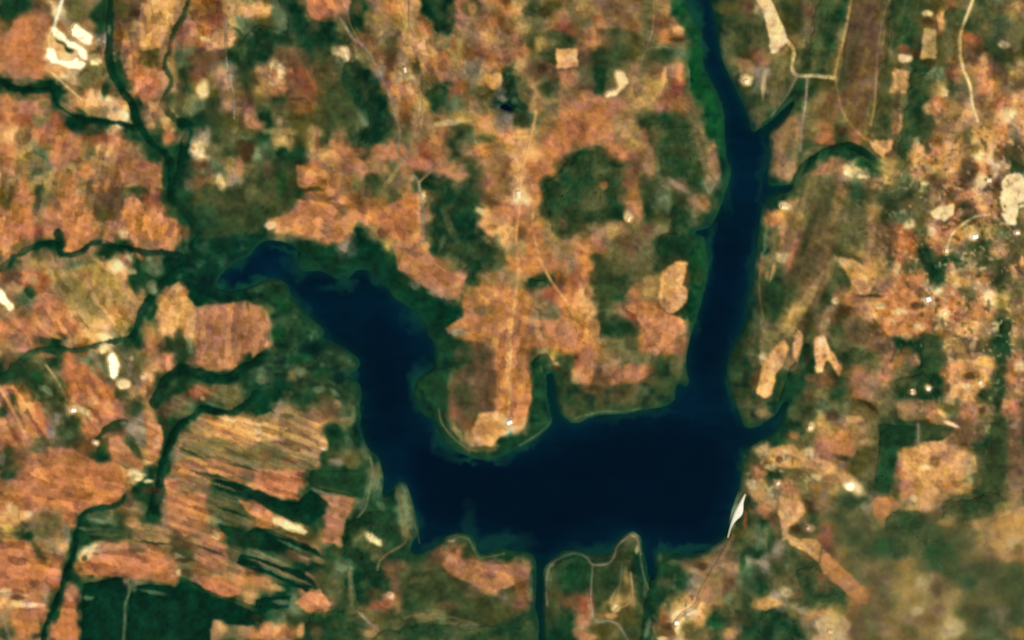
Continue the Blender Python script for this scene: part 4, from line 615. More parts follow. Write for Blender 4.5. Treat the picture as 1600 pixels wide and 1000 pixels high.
p,240,855,16,6,0,.4 R,225,885,25,8,0,.5 N,280,870,10,4,20,.6 d,290,875,14,4,0,.7 c,280,895,5,5,0,.5 d,290,895,8,5,0,.7 p,335,870,18,16,0,.4 n,315,895,25,4,5,.5 t,350,900,20,4,10,.4 c,338,837,7,5,40,.7 o,390,905,14,6,10,.5 d,395,897,10,4,0,.5
o,400,912,25,4,20,.5 y,395,928,12,8,0,.5 m,340,790,20,10,0,.8 g,350,775,20,8,10,.4 e,365,812,24,3,20,.7 m,375,795,20,7,8,.6 p,395,795,8,8,0,.6 G,365,830,25,9,15,.7 G,395,845,16,20,0,.6 e,395,862,12,6,0,.7 d,372,840,8,3,30,.5 n,385,885,20,2,5,.4
e,208,918,7,7,0,.7 e,240,925,20,3,10,.6 m,235,908,16,3,0,.5 F,340,985,0.1,.1,0,0 y,345,980,12,9,40,.7 m,365,990,14,6,0,.5 o,395,992,9,8,0,.6 D,290,960,30,30,0,.4 e,138,933,8,3,0,.6 F,245,1000,30,10,0,.3
R,425,765,22,4,22,.6 G,470,770,8,8,0,.5 N,500,768,14,4,20,.6 t,520,775,14,5,10,.6 p,520,800,12,10,20,.4 d,505,785,6,4,0,.6 y,530,848,6,7,0,.6 l,525,862,9,8,0,.6 c,455,818,14,3,25,.8 m,440,835,25,4,15,.5 n,470,845,16,4,20,.5
e,425,873,30,3,22,.7 m,480,865,18,5,20,.6 t,497,875,10,5,30,.7 e,435,895,30,2.5,22,.7 o,410,905,20,5,18,.6 y,432,918,12,5,15,.6 e,470,910,10,3,10,.4 N,440,940,12,4,5,.5 o,490,940,14,12,0,.7 l,500,900,6,10,0,.5 m,520,920,16,20,0,.5
e,548,900,4,20,0,.7 m,550,930,6,20,0,.5 d,400,965,10,6,0,.5 G,425,960,14,8,0,.6 y,425,985,12,10,0,.6 o,415,995,20,5,0,.6 y,470,985,6,12,10,.6 n,495,985,10,12,0,.4 c,583,842,14,6,35,.8 c,592,847,5,5,0,.6 l,585,855,12,4,30,.5
e,622,770,6,12,10,.7 G,605,820,16,25,0,.6 e,595,790,5,8,-40,.5 m,630,890,12,12,0,.5 n,622,885,10,8,0,.6 p,607,938,10,12,20,.8 r,604,945,5,8,0,.6 b,600,955,8,4,0,.4 c,612,932,4,5,0,.7 l,595,965,16,10,0,.6 m,620,975,14,8,0,.5
g,650,925,16,8,0,.4 m,655,905,20,5,-10,.4 n,680,870,10,10,0,.6 n,670,885,12,10,0,.5 t,700,878,8,6,0,.6 m,745,855,6,12,-10,.6 b,708,863,5,8,0,.7 c,705,845,4,2,0,.8 R,760,900,22,9,0,.4 t,770,928,30,4,15,.6 y,768,922,6,5,0,.5
n,735,925,14,10,0,.4 g,690,930,30,12,0,.5 n,700,945,22,7,0,.5 G,640,940,12,12,0,.5 m,720,975,22,5,5,.6 e,735,978,14,4,0,.6 e,690,965,14,3,0,.5 g,770,960,30,10,0,.5 m,750,985,20,4,-10,.5 G,660,985,30,10,0,.6 G,760,990,30,8,-15,.5
b,805,895,9,10,0,.6 t,822,885,7,8,0,.6 e,828,915,5,22,0,.6 b,815,930,12,10,0,.4 l,800,925,8,14,0,.4 F,890,895,16,14,0,.4 g,870,880,16,8,0,.4 l,865,930,16,10,0,.6 n,895,940,18,9,0,.6 r,912,945,7,14,0,.6 p,922,955,5,16,0,.6
t,905,960,10,7,0,.4 G,880,975,18,9,0,.7 e,858,905,5,16,0,.5 m,865,905,6,14,0,.3 G,950,905,14,16,0,.6 g,945,925,14,12,0,.5 b,950,960,18,4,0,.8 c,962,950,7,6,0,.8 y,955,962,8,5,0,.6 l,975,920,7,18,0,.5 Y,978,900,4,14,0,.5
c,990,835,8,4,20,.5 c,996,858,4,7,0,.6 G,1000,940,8,40,0,.5 l,945,985,14,9,0,.7 y,920,995,14,5,0,.5 e,940,970,16,3,10,.5 G,1020,935,12,20,0,.6 e,1008,920,4,12,0,.5 e,1030,868,4,10,0,.6 e,1062,878,14,3,10,.5 m,1050,880,8,4,0,.4
n,1080,880,20,9,0,.5 G,1050,915,18,16,0,.4 N,1085,892,9,5,20,.6 n,1040,910,14,8,0,.4 N,1088,922,5,9,15,.8 t,1100,920,10,20,30,.6 p,1100,925,10,12,30,.6 p,1108,950,6,9,10,.4 t,1130,880,12,14,30,.6 m,1120,895,14,10,0,.5 d,1098,885,8,6,0,.7
N,1120,855,14,5,-25,.6 N,1115,885,8,5,0,.5 c,1070,955,20,6,-20,.8 w,1077,955,7,6,0,.6 y,1060,952,8,4,0,.6 c,1055,973,7,6,0,.9 b,1040,965,8,10,0,.6 d,1045,978,10,5,0,.8 t,1038,950,7,10,0,.5 c,1060,985,6,7,0,.7 c,1035,998,8,4,0,.8
e,1012,980,4,16,15,.7 l,1075,985,12,14,0,.6 Y,1105,955,8,10,0,.6 Y,1085,940,6,4,0,.4 e,1137,935,6,8,10,.8 e,1157,900,4,16,-5,.7 G,1160,875,5,14,0,.7 l,1155,832,14,9,0,.8 m,1150,855,10,8,0,.4 r,1164,812,3,14,0,.8 e,1183,828,6,10,0,.6
m,1175,835,10,16,0,.4 y,1195,942,10,9,-30,.8 y,1190,948,14,5,0,.5 G,1125,975,20,12,0,.6 F,1115,975,10,10,0,.5 y,1140,990,10,9,0,.6 n,1150,970,20,10,0,.3 G,1175,900,18,18,0,.5 G,1190,910,10,20,0,.4 m,1180,800,10,20,0,.5 p,1192,795,9,10,0,.7
c,1175,757,8,8,0,.7 t,1190,755,9,9,0,.5 G,1178,790,8,6,0,.6 N,1195,875,8,12,30,.5 p,1188,735,8,6,0,.7 N,1190,712,9,8,0,.6 g,1178,718,8,10,0,.6 b,1184,745,8,5,0,.4 c,1192,700,8,5,-30,.5 t,1190,645,10,7,0,.4 b,1180,595,7,20,15,.5
n,1175,540,6,30,0,.4 d,1188,580,5,14,15,.6 N,1193,510,3,14,-20,.6 e,1180,500,5,20,0,.3 r,1190,420,4,16,10,.4 p,1198,430,3,8,0,.5 e,1188,330,4,16,0,.4 n,1210,510,16,9,0,.5 Y,1225,505,14,7,0,.5 c,1290,505,6,8,20,.5 G,1247,595,12,20,10,.6
y,1282,540,9,10,0,.6 w,1285,535,6,7,0,.4 b,1240,575,9,9,0,.4 G,1220,590,10,12,20,.6 G,1210,615,7,10,0,.6 m,1290,510,5,12,0,.3 g,1255,530,5,18,5,.6 G,1265,540,5,10,0,.4 r,1265,590,9,6,0,.5 m,1340,510,20,12,20,.3 t,1365,535,16,12,0,.3
e,1150,150,3,26,-28,.5 e,1196,375,3,30,8,.6 e,1206,250,3,22,0,.6 e,1160,168,3,20,-20,.5 e,1180,520,2,20,8,.4 e,1133,100,3,20,-25,.4 e,1216,300,12,2,-20,.4
y,1305,340,14,4,-60,.3 n,1265,480,10,40,25,.5 Y,1290,440,5,40,25,.4 n,1250,530,5,20,20,.5 d,1175,600,3,30,12,.5 d,1262,560,5,14,10,.6 d,1300,585,8,5,0,.5
n,1278,385,20,85,22,.45 m,1272,400,14,80,22,.45 g,1256,380,6,60,22,.5 g,1225,468,14,42,20,.8 G,1214,478,8,30,18,.5 Y,1262,472,5,42,28,.7 g,1292,462,8,34,25,.6 n,1240,420,10,30,20,.5 c,1222,402,8,7,0,.5
e,66,606,9,4,40,.6 N,92,648,7,5,0,.5 G,50,600,12,8,30,.6 g,85,632,6,14,-35,.6 e,58,620,5,4,0,.6 N,70,640,5,4,0,.5 N,208,668,8,14,-10,.6 e,222,690,5,10,-20,.5 N,196,566,9,10,0,.4 c,205,560,3,4,0,.5 g,190,612,10,8,0,.5
l,1560,930,30,20,0,.4 m,1500,880,40,20,0,.3 m,1370,900,30,18,0,.3
t,440,832,38,2,22,.7 p,428,888,40,2,22,.6 e,375,786,32,2,18,.7 t,350,760,26,2,18,.6 D,365,800,26,2.5,18,.7 e,455,852,22,2,25,.6 D,330,742,24,2.5,12,.6 D,380,730,22,2,15,.5 c,405,664,20,2,10,.5 D,300,708,22,2,25,.5
t,465,905,24,2,22,.6 n,415,872,30,2,22,.6 D,240,848,24,2,5,.6 D,330,860,20,2.5,20,.5 l,520,765,30,2,15,.5
k,318,440,22,9,-10,.6 k,292,416,14,8,0,.45 k,372,402,22,6,-25,.4 k,330,425,16,8,0,.4 F,442,472,18,10,45,.5 F,432,525,14,12,0,.5 F,470,560,16,8,0,.5 F,500,580,14,8,0,.4
p,1590,870,12,8,0,.4 g,1340,850,30,20,10,.4 g,1480,840,36,16,20,.4 g,1555,900,20,26,0,.35 d,1360,190,4,30,5,.4 d,1322,60,3,50,8,.5 d,1385,60,4,50,3,.5 d,1400,180,5,40,5,.5
""".split()
for e in EXTRA:                      # stains, bare spots, bushes and a yellow glow painted round the quarry: colour,x,y,rx,ry,turn,strength
    c, x, y, rx, ry, an, st = e.split(','); x, y, rx, ry, an, st = map(float, (x, y, rx, ry, an, st))
    R_ = max(rx, ry)*1.7+3
    bb = bbox([(x-R_, y-R_), (x+R_, y+R_)], 0)
    dx = gx[bb]+wobx[bb]*.8-x; dy = gy[bb]+woby[bb]*.8-y; ca, sa = math.cos(radians(an)), math.sin(radians(an))
    q = np.hypot((dx*ca+dy*sa)/rx, (-dx*sa+dy*ca)/ry)
    paint(bb, np.clip((1.35-q)/.7, 0, 1)*st, c)
for i, (nm, cat, lab, c, st, o) in enumerate(FIELDS):
    if st >= .68:
        bb, m = poly_mask(pts(o), .9)
        paint(bb, np.clip(soft(m, 4.5)-soft(m, 1.2), 0, 1)*.45, 'd' if st > .8 else 'l')
        paint(bb, soft(m, 1.1)*(min(.9, st*.72) if c != 'w' else 1), 'c' if c == 'w' else c)
        vr = np.clip(lattice(gx[bb]/9, gy[bb]/9, 600+i)+.5*lattice(gx[bb]/4, gy[bb]/4, 700+i), 0, 1)
        paint(bb, soft(m, 1.1)*vr*.6, {'y': 'o', 'c': 'y', 'o': 'p', 'R': 'p', 'w': 'c'}.get(c, 't'))
        vr = np.clip(-lattice(gx[bb]/8, gy[bb]/8, 600+i)-.1, 0, 1)
        paint(bb, soft(m, 1.1)*vr*.6, {'y': 'c', 'c': 'w', 'o': 'y', 'R': 'o', 'w': 'w'}.get(c, c))
        if c == 'w': glare = (bb, soft(m, 1.8))
for (hlab, hx, hy, *_r) in HOUSES:          # bright yards round the buildings, their soft glow put into the ground colour
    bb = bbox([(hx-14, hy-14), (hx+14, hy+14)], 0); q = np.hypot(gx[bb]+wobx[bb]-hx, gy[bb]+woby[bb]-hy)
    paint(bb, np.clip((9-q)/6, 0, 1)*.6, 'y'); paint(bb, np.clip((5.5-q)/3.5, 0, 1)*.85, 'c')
boost = np.zeros((H, W), np.float32)
boost[glare[0]] = np.maximum(boost[glare[0]], glare[1]*.16)
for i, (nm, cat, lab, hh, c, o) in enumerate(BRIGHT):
    bb, m = poly_mask(smooth_closed(pts(o), 5), 1.5); paint(bb, soft(m, 3.2)*.7, 'y')  # yellow glow round the bright rock, put into the ground colour
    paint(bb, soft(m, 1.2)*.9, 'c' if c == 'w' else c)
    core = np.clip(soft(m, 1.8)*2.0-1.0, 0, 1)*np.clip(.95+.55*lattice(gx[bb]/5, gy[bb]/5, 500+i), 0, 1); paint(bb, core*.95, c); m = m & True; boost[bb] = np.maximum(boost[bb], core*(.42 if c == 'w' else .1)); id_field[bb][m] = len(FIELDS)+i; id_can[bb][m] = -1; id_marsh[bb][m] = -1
road_m = np.zeros((H, W), bool); road_lines = []
for i, (nm, wd, c, st, o) in enumerate(ROADS):
    P = smooth_line(pts(o)); road_lines.append(P); bb, d = line_dist(P, 12, 0)
    fade = .75+.25*lattice(gx[bb]/14, gy[bb]/14, 140+i)
    paint(bb, np.clip((wd*.5+1.0-d)/1.6, 0, 1)*min(1, st+.25)*fade, c); road_m[bb] |= d < wd*.42
id_can[road_m] = -1
band = lattice((gx+gy*.32)/15, (gy-gx*.32)/150, 58)+.5*lattice((gx+gy*.3)/7, (gy-gx*.3)/70, 59)
bw = np.exp(-((gx-1285-(300-gy)*.15)/95)**2)/(1+np.exp((gy-600)/25))
for c_, sg in (('c', 1), ('g', -1)):
    a_ = np.clip(band*sg-.12, 0, 1)*bw*(.3 if sg > 0 else .6)
    col += (pal['Y' if sg > 0 else 'g']-col)*(a_*(1-lake))[..., None]
# settlement: small light yards and roofs' surroundings too small to tell apart
town = np.exp(-((gx-1510)/130)**2-((gy-390)/230)**2)+.8*np.exp(-((gx-1220)/60)**2-((gy-740)/45)**2)+.7*np.exp(-((gx-1080)/45)**2-((gy-950)/40)**2)+.35*np.exp(-((gx-720)/170)**2-((gy-80)/110)**2)
lt = np.clip(lattice(gx/4.6, gy/4.6, 63)+.6*lattice(gx/9, gy/9, 64)-.52, 0, .4)*2.2*np.clip(town, 0, 1)*(id_can < 0)*(1-lake)
col += (np.array([236, 196, 136], np.float32)-col)*np.clip(lt, 0, .5)[..., None]
dk = np.clip(lattice(gx/5.2, gy/5.2, 65)+.6*lattice(gx/11, gy/11, 66)-.45, 0, .4)*2.0*np.clip(town, 0, 1)*(1-lake)*(col.mean(axis=2) < 205)
col += (np.array([84, 84, 50], np.float32)-col)*np.clip(dk, 0, .8)[..., None]
col *= (1-.10*np.exp(-((gx-690)/190)**2-((gy-90)/130)**2)*(1-lake))[..., None]     # darker, richer soils
# grain of the land: plot to plot, bush to bush
sat = np.clip((col[..., 0]-col[..., 1]+14)/50, 0, 1)       # bare soils vary more in hue than woods
lumi = col.mean(axis=2)
n1 = lattice(gx/15, gy/15, 41); n2 = lattice(gx/6.5, gy/6.5, 42); n3 = lattice(gx/3.2, gy/3.2, 43)
n4 = lattice(gx/24, gy/24, 44); n5 = lattice(gx/8, gy/8, 45)
east = 1/(1+np.exp(-(gx-1190)/30))
calm = 1/(1+np.exp(-np.minimum((gx-1290)/40, (gy-800)/25)))          # haze over the south eastern slopes, put into the colour as lower contrast
strips = 1/(1+np.exp((gx-520)/30))
pa, pb, pe = parcels(gx/9.5+wobx*.06, gy/8+woby*.06, 91); qa, qb, qe = parcels((gx*.94+gy*.34)/22, (gy*.94-gx*.34)/15, 92)
f = 1 + pa*.065 + qa*.06 - (pe*.04+qe*.10)*np.clip(.4+n4, 0, 1) + amp*(.12+.06*strips) + n1*.05 + n2*(.045+.035*east) + n3*(.02+.02*east)
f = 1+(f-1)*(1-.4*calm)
f *= 1-marg*.16*np.clip(.55+lattice(gx/60, gy/60, 55), 0, 1)+marg*.13*np.clip(lattice(gx/45, gy/45, 56)-.1, 0, 1)
dark_mul = 1 + n1*.17 + n2*.11 + n3*.05
k = np.clip((lumi-55)/40, 0, 1)
f = dark_mul*(1-k)+f*k
vivid = np.clip((215-lumi)/25, 0, 1); f = 1+(f-1)*(.25+.75*vivid)
hs = (hue*12+qb*8+pb*5+n4*9+n5*8*(.6+.6*east))*k*sat*vivid
col *= f[..., None]*(1-.04*k[..., None])
col += hs[..., None]*np.array([.25, .18, -.6], np.float32)
sp = np.clip(lattice(gx/4.2, gy/4.2, 46)*lattice(gx/40, gy/40, 47)*3.2-.8, 0, 1)*k*(1-lake)*np.clip((200-lumi)/40, 0, 1)   # scattered bushes
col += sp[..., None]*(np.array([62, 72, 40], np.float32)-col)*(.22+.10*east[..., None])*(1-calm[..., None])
# water: its own body colour, greener where it is shallow
dist = gauss(lake, 4.0)
dist2 = gauss(lake, 9.0)
deep = np.clip((dist2-.55)/.42, 0, 1)
wcol = np.array([4, 42, 42], np.float32)*(1-deep[..., None])+pal['u']*deep[..., None]
wcol = wcol*(1+.16*lattice(gx/70, gy/70, 48)[..., None]+.10*lattice(gx/30, gy/11, 57)[..., None]+.04*lattice(gx/9, gy/9, 49)[..., None])
for c, st, sf, o in DEEPS:
    bb, m = poly_mask(pts(o), 2.0)
    full = np.zeros((H, W), np.float32); full[bb] = m
    a = gauss(full[::2, ::2], sf/2); a = np.repeat(np.repeat(a, 2, 0), 2, 1)[:H, :W, None]*st
    wcol = wcol*(1-a)+pal[c]*a
shal = np.array([20, 74, 54], np.float32)
for (x, y, rx, ry, an, st) in SHALLOWS:
    R_ = max(rx, ry)*1.6+4
    bb = bbox([(x-R_, y-R_), (x+R_, y+R_)], 0)
    dx = gx[bb]+wx[bb]-x; dy = gy[bb]+wy[bb]-y; ca, sa = math.cos(radians(an)), math.sin(radians(an))
    q = np.hypot((dx*ca+dy*sa)/rx, (-dx*sa+dy*ca)/ry)
    a = (np.clip((1.4-q)/.9, 0, 1)*st)[..., None]
    wcol[bb] = wcol[bb]*(1-a)+shal*a
col += np.array([3, .5, 1], np.float32)*(k*sat*vivid)[..., None]
# plots stand out against their surroundings
blur = gauss(col[::2, ::2], 9.0); blur = np.repeat(np.repeat(blur, 2, 0), 2, 1)[:H, :W]
land_w = (1-np.clip(gauss(lake, 6.0)*3, 0, 1))[..., None]
dd = (col-blur).mean(axis=2, keepdims=True)
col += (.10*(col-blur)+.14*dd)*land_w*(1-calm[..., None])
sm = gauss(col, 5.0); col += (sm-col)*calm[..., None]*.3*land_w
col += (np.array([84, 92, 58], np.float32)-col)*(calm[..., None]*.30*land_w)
col -= 3*land_w*np.clip((lumi-70)/40, 0, 1)[..., None]
# wet margin of the land along the shore
edge = np.clip(gauss(lake, 4.0)*2.2, 0, 1)[..., None]*.6
col = col*(1-edge)+np.array([16, 62, 44], np.float32)*edge
col = gauss(np.clip(col, 2, 255), .5)

def to_albedo(c):
    c = np.clip(c, 0, 255)/255
    lin = np.where(c <= .04045, c/12.92, ((c+.055)/1.055)**2.4)
    return np.clip(lin/GAIN, 0, .9).astype(np.float32)
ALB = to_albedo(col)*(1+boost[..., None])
WAT = to_albedo(wcol)

# ------------------------------------------------------------------ relief (metres): banks around the lake, low hills, the eastern ridges
wl = gauss(np.maximum(lake, pond*.9), 1.6)
far = np.clip(1-gauss(lake, 12.0)*2, 0, 1)
z = (0.5-wl)*9
hills = 16*(lattice(gx/110, gy/110, 51)+.5*lattice(gx/50, gy/50, 52)+.3*lattice(gx/24, gy/24, 53))
hills = hills*(1+1.3*east)+22
z = np.where(z > 0, z+far*np.clip(hills, 2, None)*.8, z)
z += np.clip(far, 0, 1)*(.5*n2+.4*n3)
for (bx, by, rx, ry, an, hh) in [(1345, 90, 26, 140, 8, 34), (1285, 40, 18, 70, 8, -8), (1408, 40, 20, 60, 8, -8), (1290, 400, 40, 90, 14, 24),
                                 (1350, 535, 45, 35, 0, 22), (1440, 850, 55, 60, 0, -22), (1560, 840, 60, 60, 0, 26), (770, 620, 55, 60, 0, 10)]:
    ca, sa = math.cos(radians(an)), math.sin(radians(an)); dx = gx-bx; dy = gy-by
    q = ((dx*ca+dy*sa)/rx)**2+((-dx*sa+dy*ca)/ry)**2
    z = z+np.exp(-q*1.2)*hh*(z > 1)*far
z = gauss(z.astype(np.float32), 1.2)

# ------------------------------------------------------------------ materials
def new_mat(name, rough=.95, spec=.03, nscale=.02, namp=.16, bump=0.0, bscale=.05):
    m = bpy.data.materials.new(name); m.use_nodes = True
    t = m.node_tree; b = t.nodes["Principled BSDF"]
    b.inputs['Roughness'].default_value = rough
    b.inputs['Specular IOR Level'].default_value = spec
    at = t.nodes.new("ShaderNodeAttribute"); at.attribute_name = "tone"
    geo = t.nodes.new("ShaderNodeNewGeometry")
    no = t.nodes.new("ShaderNodeTexNoise"); no.inputs['Scale'].default_value = nscale
    no.inputs['Detail'].default_value = 4; no.inputs['Roughness'].default_value = .6
    t.links.new(geo.outputs['Position'], no.inputs['Vector'])
    mr = t.nodes.new("ShaderNodeMapRange")
    mr.inputs['From Min'].default_value = .25; mr.inputs['From Max'].default_value = .75
    mr.inputs['To Min'].default_value = 1-namp; mr.inputs['To Max'].default_value = 1+namp
    t.links.new(no.outputs['Fac'], mr.inputs['Value'])
    mx = t.nodes.new("ShaderNodeVectorMath"); mx.operation = 'SCALE'
    t.links.new(at.outputs['Color'], mx.inputs[0]); t.links.new(mr.outputs['Result'], mx.inputs['Scale'])
    t.links.new(mx.outputs[0], b.inputs['Base Color'])
    if bump:
        nb = t.nodes.new("ShaderNodeTexNoise"); nb.inputs['Scale'].default_value = bscale; nb.inputs['Detail'].default_value = 3
        t.links.new(geo.outputs['Position'], nb.inputs['Vector'])
        bp = t.nodes.new("ShaderNodeBump"); bp.inputs['Strength'].default_value = bump; bp.inputs['Distance'].default_value = 4
        t.links.new(nb.outputs['Fac'], bp.inputs['Height']); t.links.new(bp.outputs[0], b.inputs['Normal'])
    return m
M_SOIL = new_mat("soil", nscale=.028, namp=.10, bump=.25)
M_FIELD = new_mat("ploughed_soil", nscale=.032, namp=.10, bump=.2)
M_LEAF = new_mat("foliage", rough=.95, nscale=.03, namp=.14, bump=.3)
M_REED = new_mat("reeds", rough=.95, nscale=.03, namp=.12)
M_ROCK = new_mat("pale_rock", nscale=.03, namp=.07, bump=.2)
M_ROAD = new_mat("packed_earth", nscale=.04, namp=.12)
M_WATER = new_mat("lake_water", rough=.1, spec=.05, nscale=.004, namp=.06, bump=.02, bscale=.2)
def flat_mat(name, rgb, rough=.8):
    m = bpy.data.materials.new(name); m.use_nodes = True; t = m.node_tree; b = t.nodes["Principled BSDF"]
    b.inputs['Roughness'].default_value = rough
    no = t.nodes.new("ShaderNodeTexNoise"); no.inputs['Scale'].default_value = .6
    cr = t.nodes.new("ShaderNodeValToRGB")
    cr.color_ramp.elements[0].color = (*[q*.85 for q in rgb], 1); cr.color_ramp.elements[1].color = (*[min(.9, q*1.1) for q in rgb], 1)
    ge = t.nodes.new("ShaderNodeNewGeometry"); t.links.new(ge.outputs['Position'], no.inputs['Vector'])
    t.links.new(no.outputs['Fac'], cr.inputs[0]); t.links.new(cr.outputs[0], b.inputs['Base Color'])
    return m

# ------------------------------------------------------------------ mesh builders
COLL = scene.collection
def make_mesh(name, V, Q, C, mat, smooth=True):
    me = bpy.data.meshes.new(name)
    n, q = len(V), len(Q)
    me.vertices.add(n); me.vertices.foreach_set("co", np.ascontiguousarray(V, np.float32).ravel())
    me.loops.add(q*4); me.loops.foreach_set("vertex_index", np.ascontiguousarray(Q, np.int32).ravel())
    me.polygons.add(q); me.polygons.foreach_set("loop_start", np.arange(0, q*4, 4, dtype=np.int32))
    me.polygons.foreach_set("use_smooth", np.full(q, smooth, bool))
    me.update(calc_edges=True)
    if C is not None:
        ca = me.color_attributes.new("tone", 'FLOAT_COLOR', 'POINT')
        ca.data.foreach_set("color", np.concatenate([C, np.ones((n, 1))], 1).astype(np.float32).ravel())
    me.materials.append(mat)
    return me
def link(name, me, parent=None):
    o = bpy.data.objects.new(name, me); COLL.objects.link(o)
    if parent: o.parent = parent
    return o
def tag(o, label=None, cat=None, group=None, kind=None):
    if cat and not kind: kind = 'thing'
    for k_, v_ in (('label', label), ('category', cat), ('group', group), ('kind', kind)):
        if v_: o[k_] = v_
    return o
S = 2                                            # raster samples per mesh step
zi = z[::S, ::S]; Ai = ALB[::S, ::S]; Wi = WAT[::S, ::S]
wxy = lambda px, py: ((px-800)*PX, (500-py)*PX)
VX, VY = wxy(gx[::S, ::S], gy[::S, ::S])
h_, w_ = zi.shape

def cover(name, mask, lift, mat, colour=Ai, zz=None, skirt=True, smooth=True):
    """a sheet over the cells where mask is true, with side walls down to the ground; lift: metres (array or number)"""
    c = mask[:-1, :-1]
    jj, ii = np.nonzero(c)
    if len(jj) == 0: return None
    base = zi if zz is None else zz
    top = base + lift
    vid = lambda j, i: j*w_+i
    Q = np.stack([vid(jj, ii), vid(jj+1, ii), vid(jj+1, ii+1), vid(jj, ii+1)], 1)
    used, inv = np.unique(Q.ravel(), return_inverse=True)
    uj, ui = used//w_, used % w_
    V = np.stack([VX[uj, ui], VY[uj, ui], top[uj, ui]], 1)
    C = colour[uj, ui]
    Qn = inv.reshape(-1, 4)
    if skirt:
        cp = np.pad(c, 1)
        walls = []
        for dj, di, a, b in ((-1, 0, 3, 0), (1, 0, 1, 2), (0, -1, 0, 1), (0, 1, 2, 3)):
            open_ = ~cp[jj+1+dj, ii+1+di]
            walls.append(np.stack([Qn[open_, a], Qn[open_, b]], 1))
        E_ = np.concatenate(walls)
        n = len(V)
        low = V.copy(); low[:, 2] = (base[uj, ui]-.6)
        ub, ib = np.unique(E_.ravel(), return_inverse=True)
        nb = len(ub); ib = ib.reshape(-1, 2)+n
        V = np.concatenate([V, V[ub], low[ub]]); C = np.concatenate([C, C[ub], C[ub]])
        Qn = np.concatenate([Qn, np.stack([ib[:, 1], ib[:, 0], ib[:, 0]+nb, ib[:, 1]+nb], 1)])
    xm, ym = V[:, 0].mean(), V[:, 1].mean()
    V = V-np.array([xm, ym, 0])
    o = link(name, make_mesh(name, V, Qn, C, mat, smooth)); o.location = (xm, ym, 0)
    return o

# ground: fine inside the frame, widening steps out to the horizon
def axis(inner, sign):
    out = []; s = 12.0; p = 0
    while p < 60000: p += s; out.append(p); s *= 1.32
    return out
ox = np.array(axis(None, 1))
xs = VX[0]; ys = VY[:, 0]
XA = np.concatenate([(xs[0]-ox)[::-1], xs, xs[-1]+ox]); YA = np.concatenate([(ys[0]+ox)[::-1], ys, ys[-1]-ox])
k0 = len(ox)
def refl(i, n): 
    i = np.abs(i); return np.where(i >= n, 2*(n-1)-i, i)
ix = np.clip(((XA-xs[0])/(xs[1]-xs[0])), -1e6, 1e6); iy = (YA-ys[0])/(ys[1]-ys[0])
sx = refl(np.round(ix).astype(int) % (2*w_-2), w_); sy = refl(np.round(iy).astype(int) % (2*h_-2), h_)
GZ = np.abs(zi)[np.ix_(sy, sx)]; GZ[k0:k0+h_, k0:k0+w_] = zi
GC = Ai[np.ix_(sy, sx)]
XX, YY = np.meshgrid(XA, YA)
nh, nw = XX.shape
a = (np.arange(nh-1)[:, None]*nw+np.arange(nw-1)[None]).ravel()
Q = np.stack([a, a+nw, a+nw+1, a+1], 1)
ground = link("ground", make_mesh("ground", np.stack([XX.ravel(), YY.ravel(), GZ.ravel()], 1), Q, GC.reshape(-1, 3), M_SOIL))
tag(ground, kind='structure', label="dry orange and brown farmland around the lake")
# water
near = gauss(lake, 2.5)[::S, ::S] > .04
nearp = gauss(pond, 2.0)[::S, ::S] > .04
lk = cover("lake", near, 0.0, M_WATER, Wi, np.zeros_like(zi), skirt=False)
tag(lk, "dark navy reservoir curving between farmland in a wide U", kind='structure')
pdark = np.broadcast_to(to_albedo(np.array([4, 14, 34], np.float32)), Wi.shape)
pd = cover("pond", nearp, 0.1, M_WATER, pdark, np.zeros_like(zi), skirt=False)
tag(pd, "small dark pond among pale plots in the upper middle", kind='structure')

sub = lambda a: a[::S, ::S]
idf = sub(id_field); idc = sub(id_can); idm = sub(id_marsh)
land = sub(gauss(lake, 1.2)) < .55
row_n = sub(lattice(gx/2.2, gy/2.2, 71))
# marshes
for i, (lab, c, st, o) in enumerate(MARSH):
    ob = cover("marsh", (idm == i) & (idc < 0) & (idf < 0) & land, 1.2+.7*np.abs(row_n), M_REED, zz=np.maximum(zi, 0))
    if ob: tag(ob, lab, "marsh", "green marshes along the lake shore")
GROUPS = {'field': 'bare and ploughed fields', 'bare ground': 'strips and gullies of eroded bare ground', 'ridge': None}
# fields and bare ground, a little proud of the lanes between them
for i, (nm, cat, lab, c, st, o) in enumerate(FIELDS):
    lift = .45+.12*row_n
    if nm == "eroded_ground": lift = 1.2+1.6*np.abs(row_n)
    ob = cover(nm, (idf == i) & (idc < 0) & (land), lift, M_FIELD)
    if ob: tag(ob, lab, cat, GROUPS[cat])
for i, (nm, cat, lab, hh, c, o) in enumerate(BRIGHT):
    mk = idf == len(FIELDS)+i
    prof = sub(np.clip(gauss((id_field == len(FIELDS)+i).astype(np.float32), 2.5)*1.5-.4, 0, 1))
    ob = cover(nm, mk, .8+hh*prof*(1+.25*row_n), M_ROCK)
    if ob: tag(ob, lab, cat)
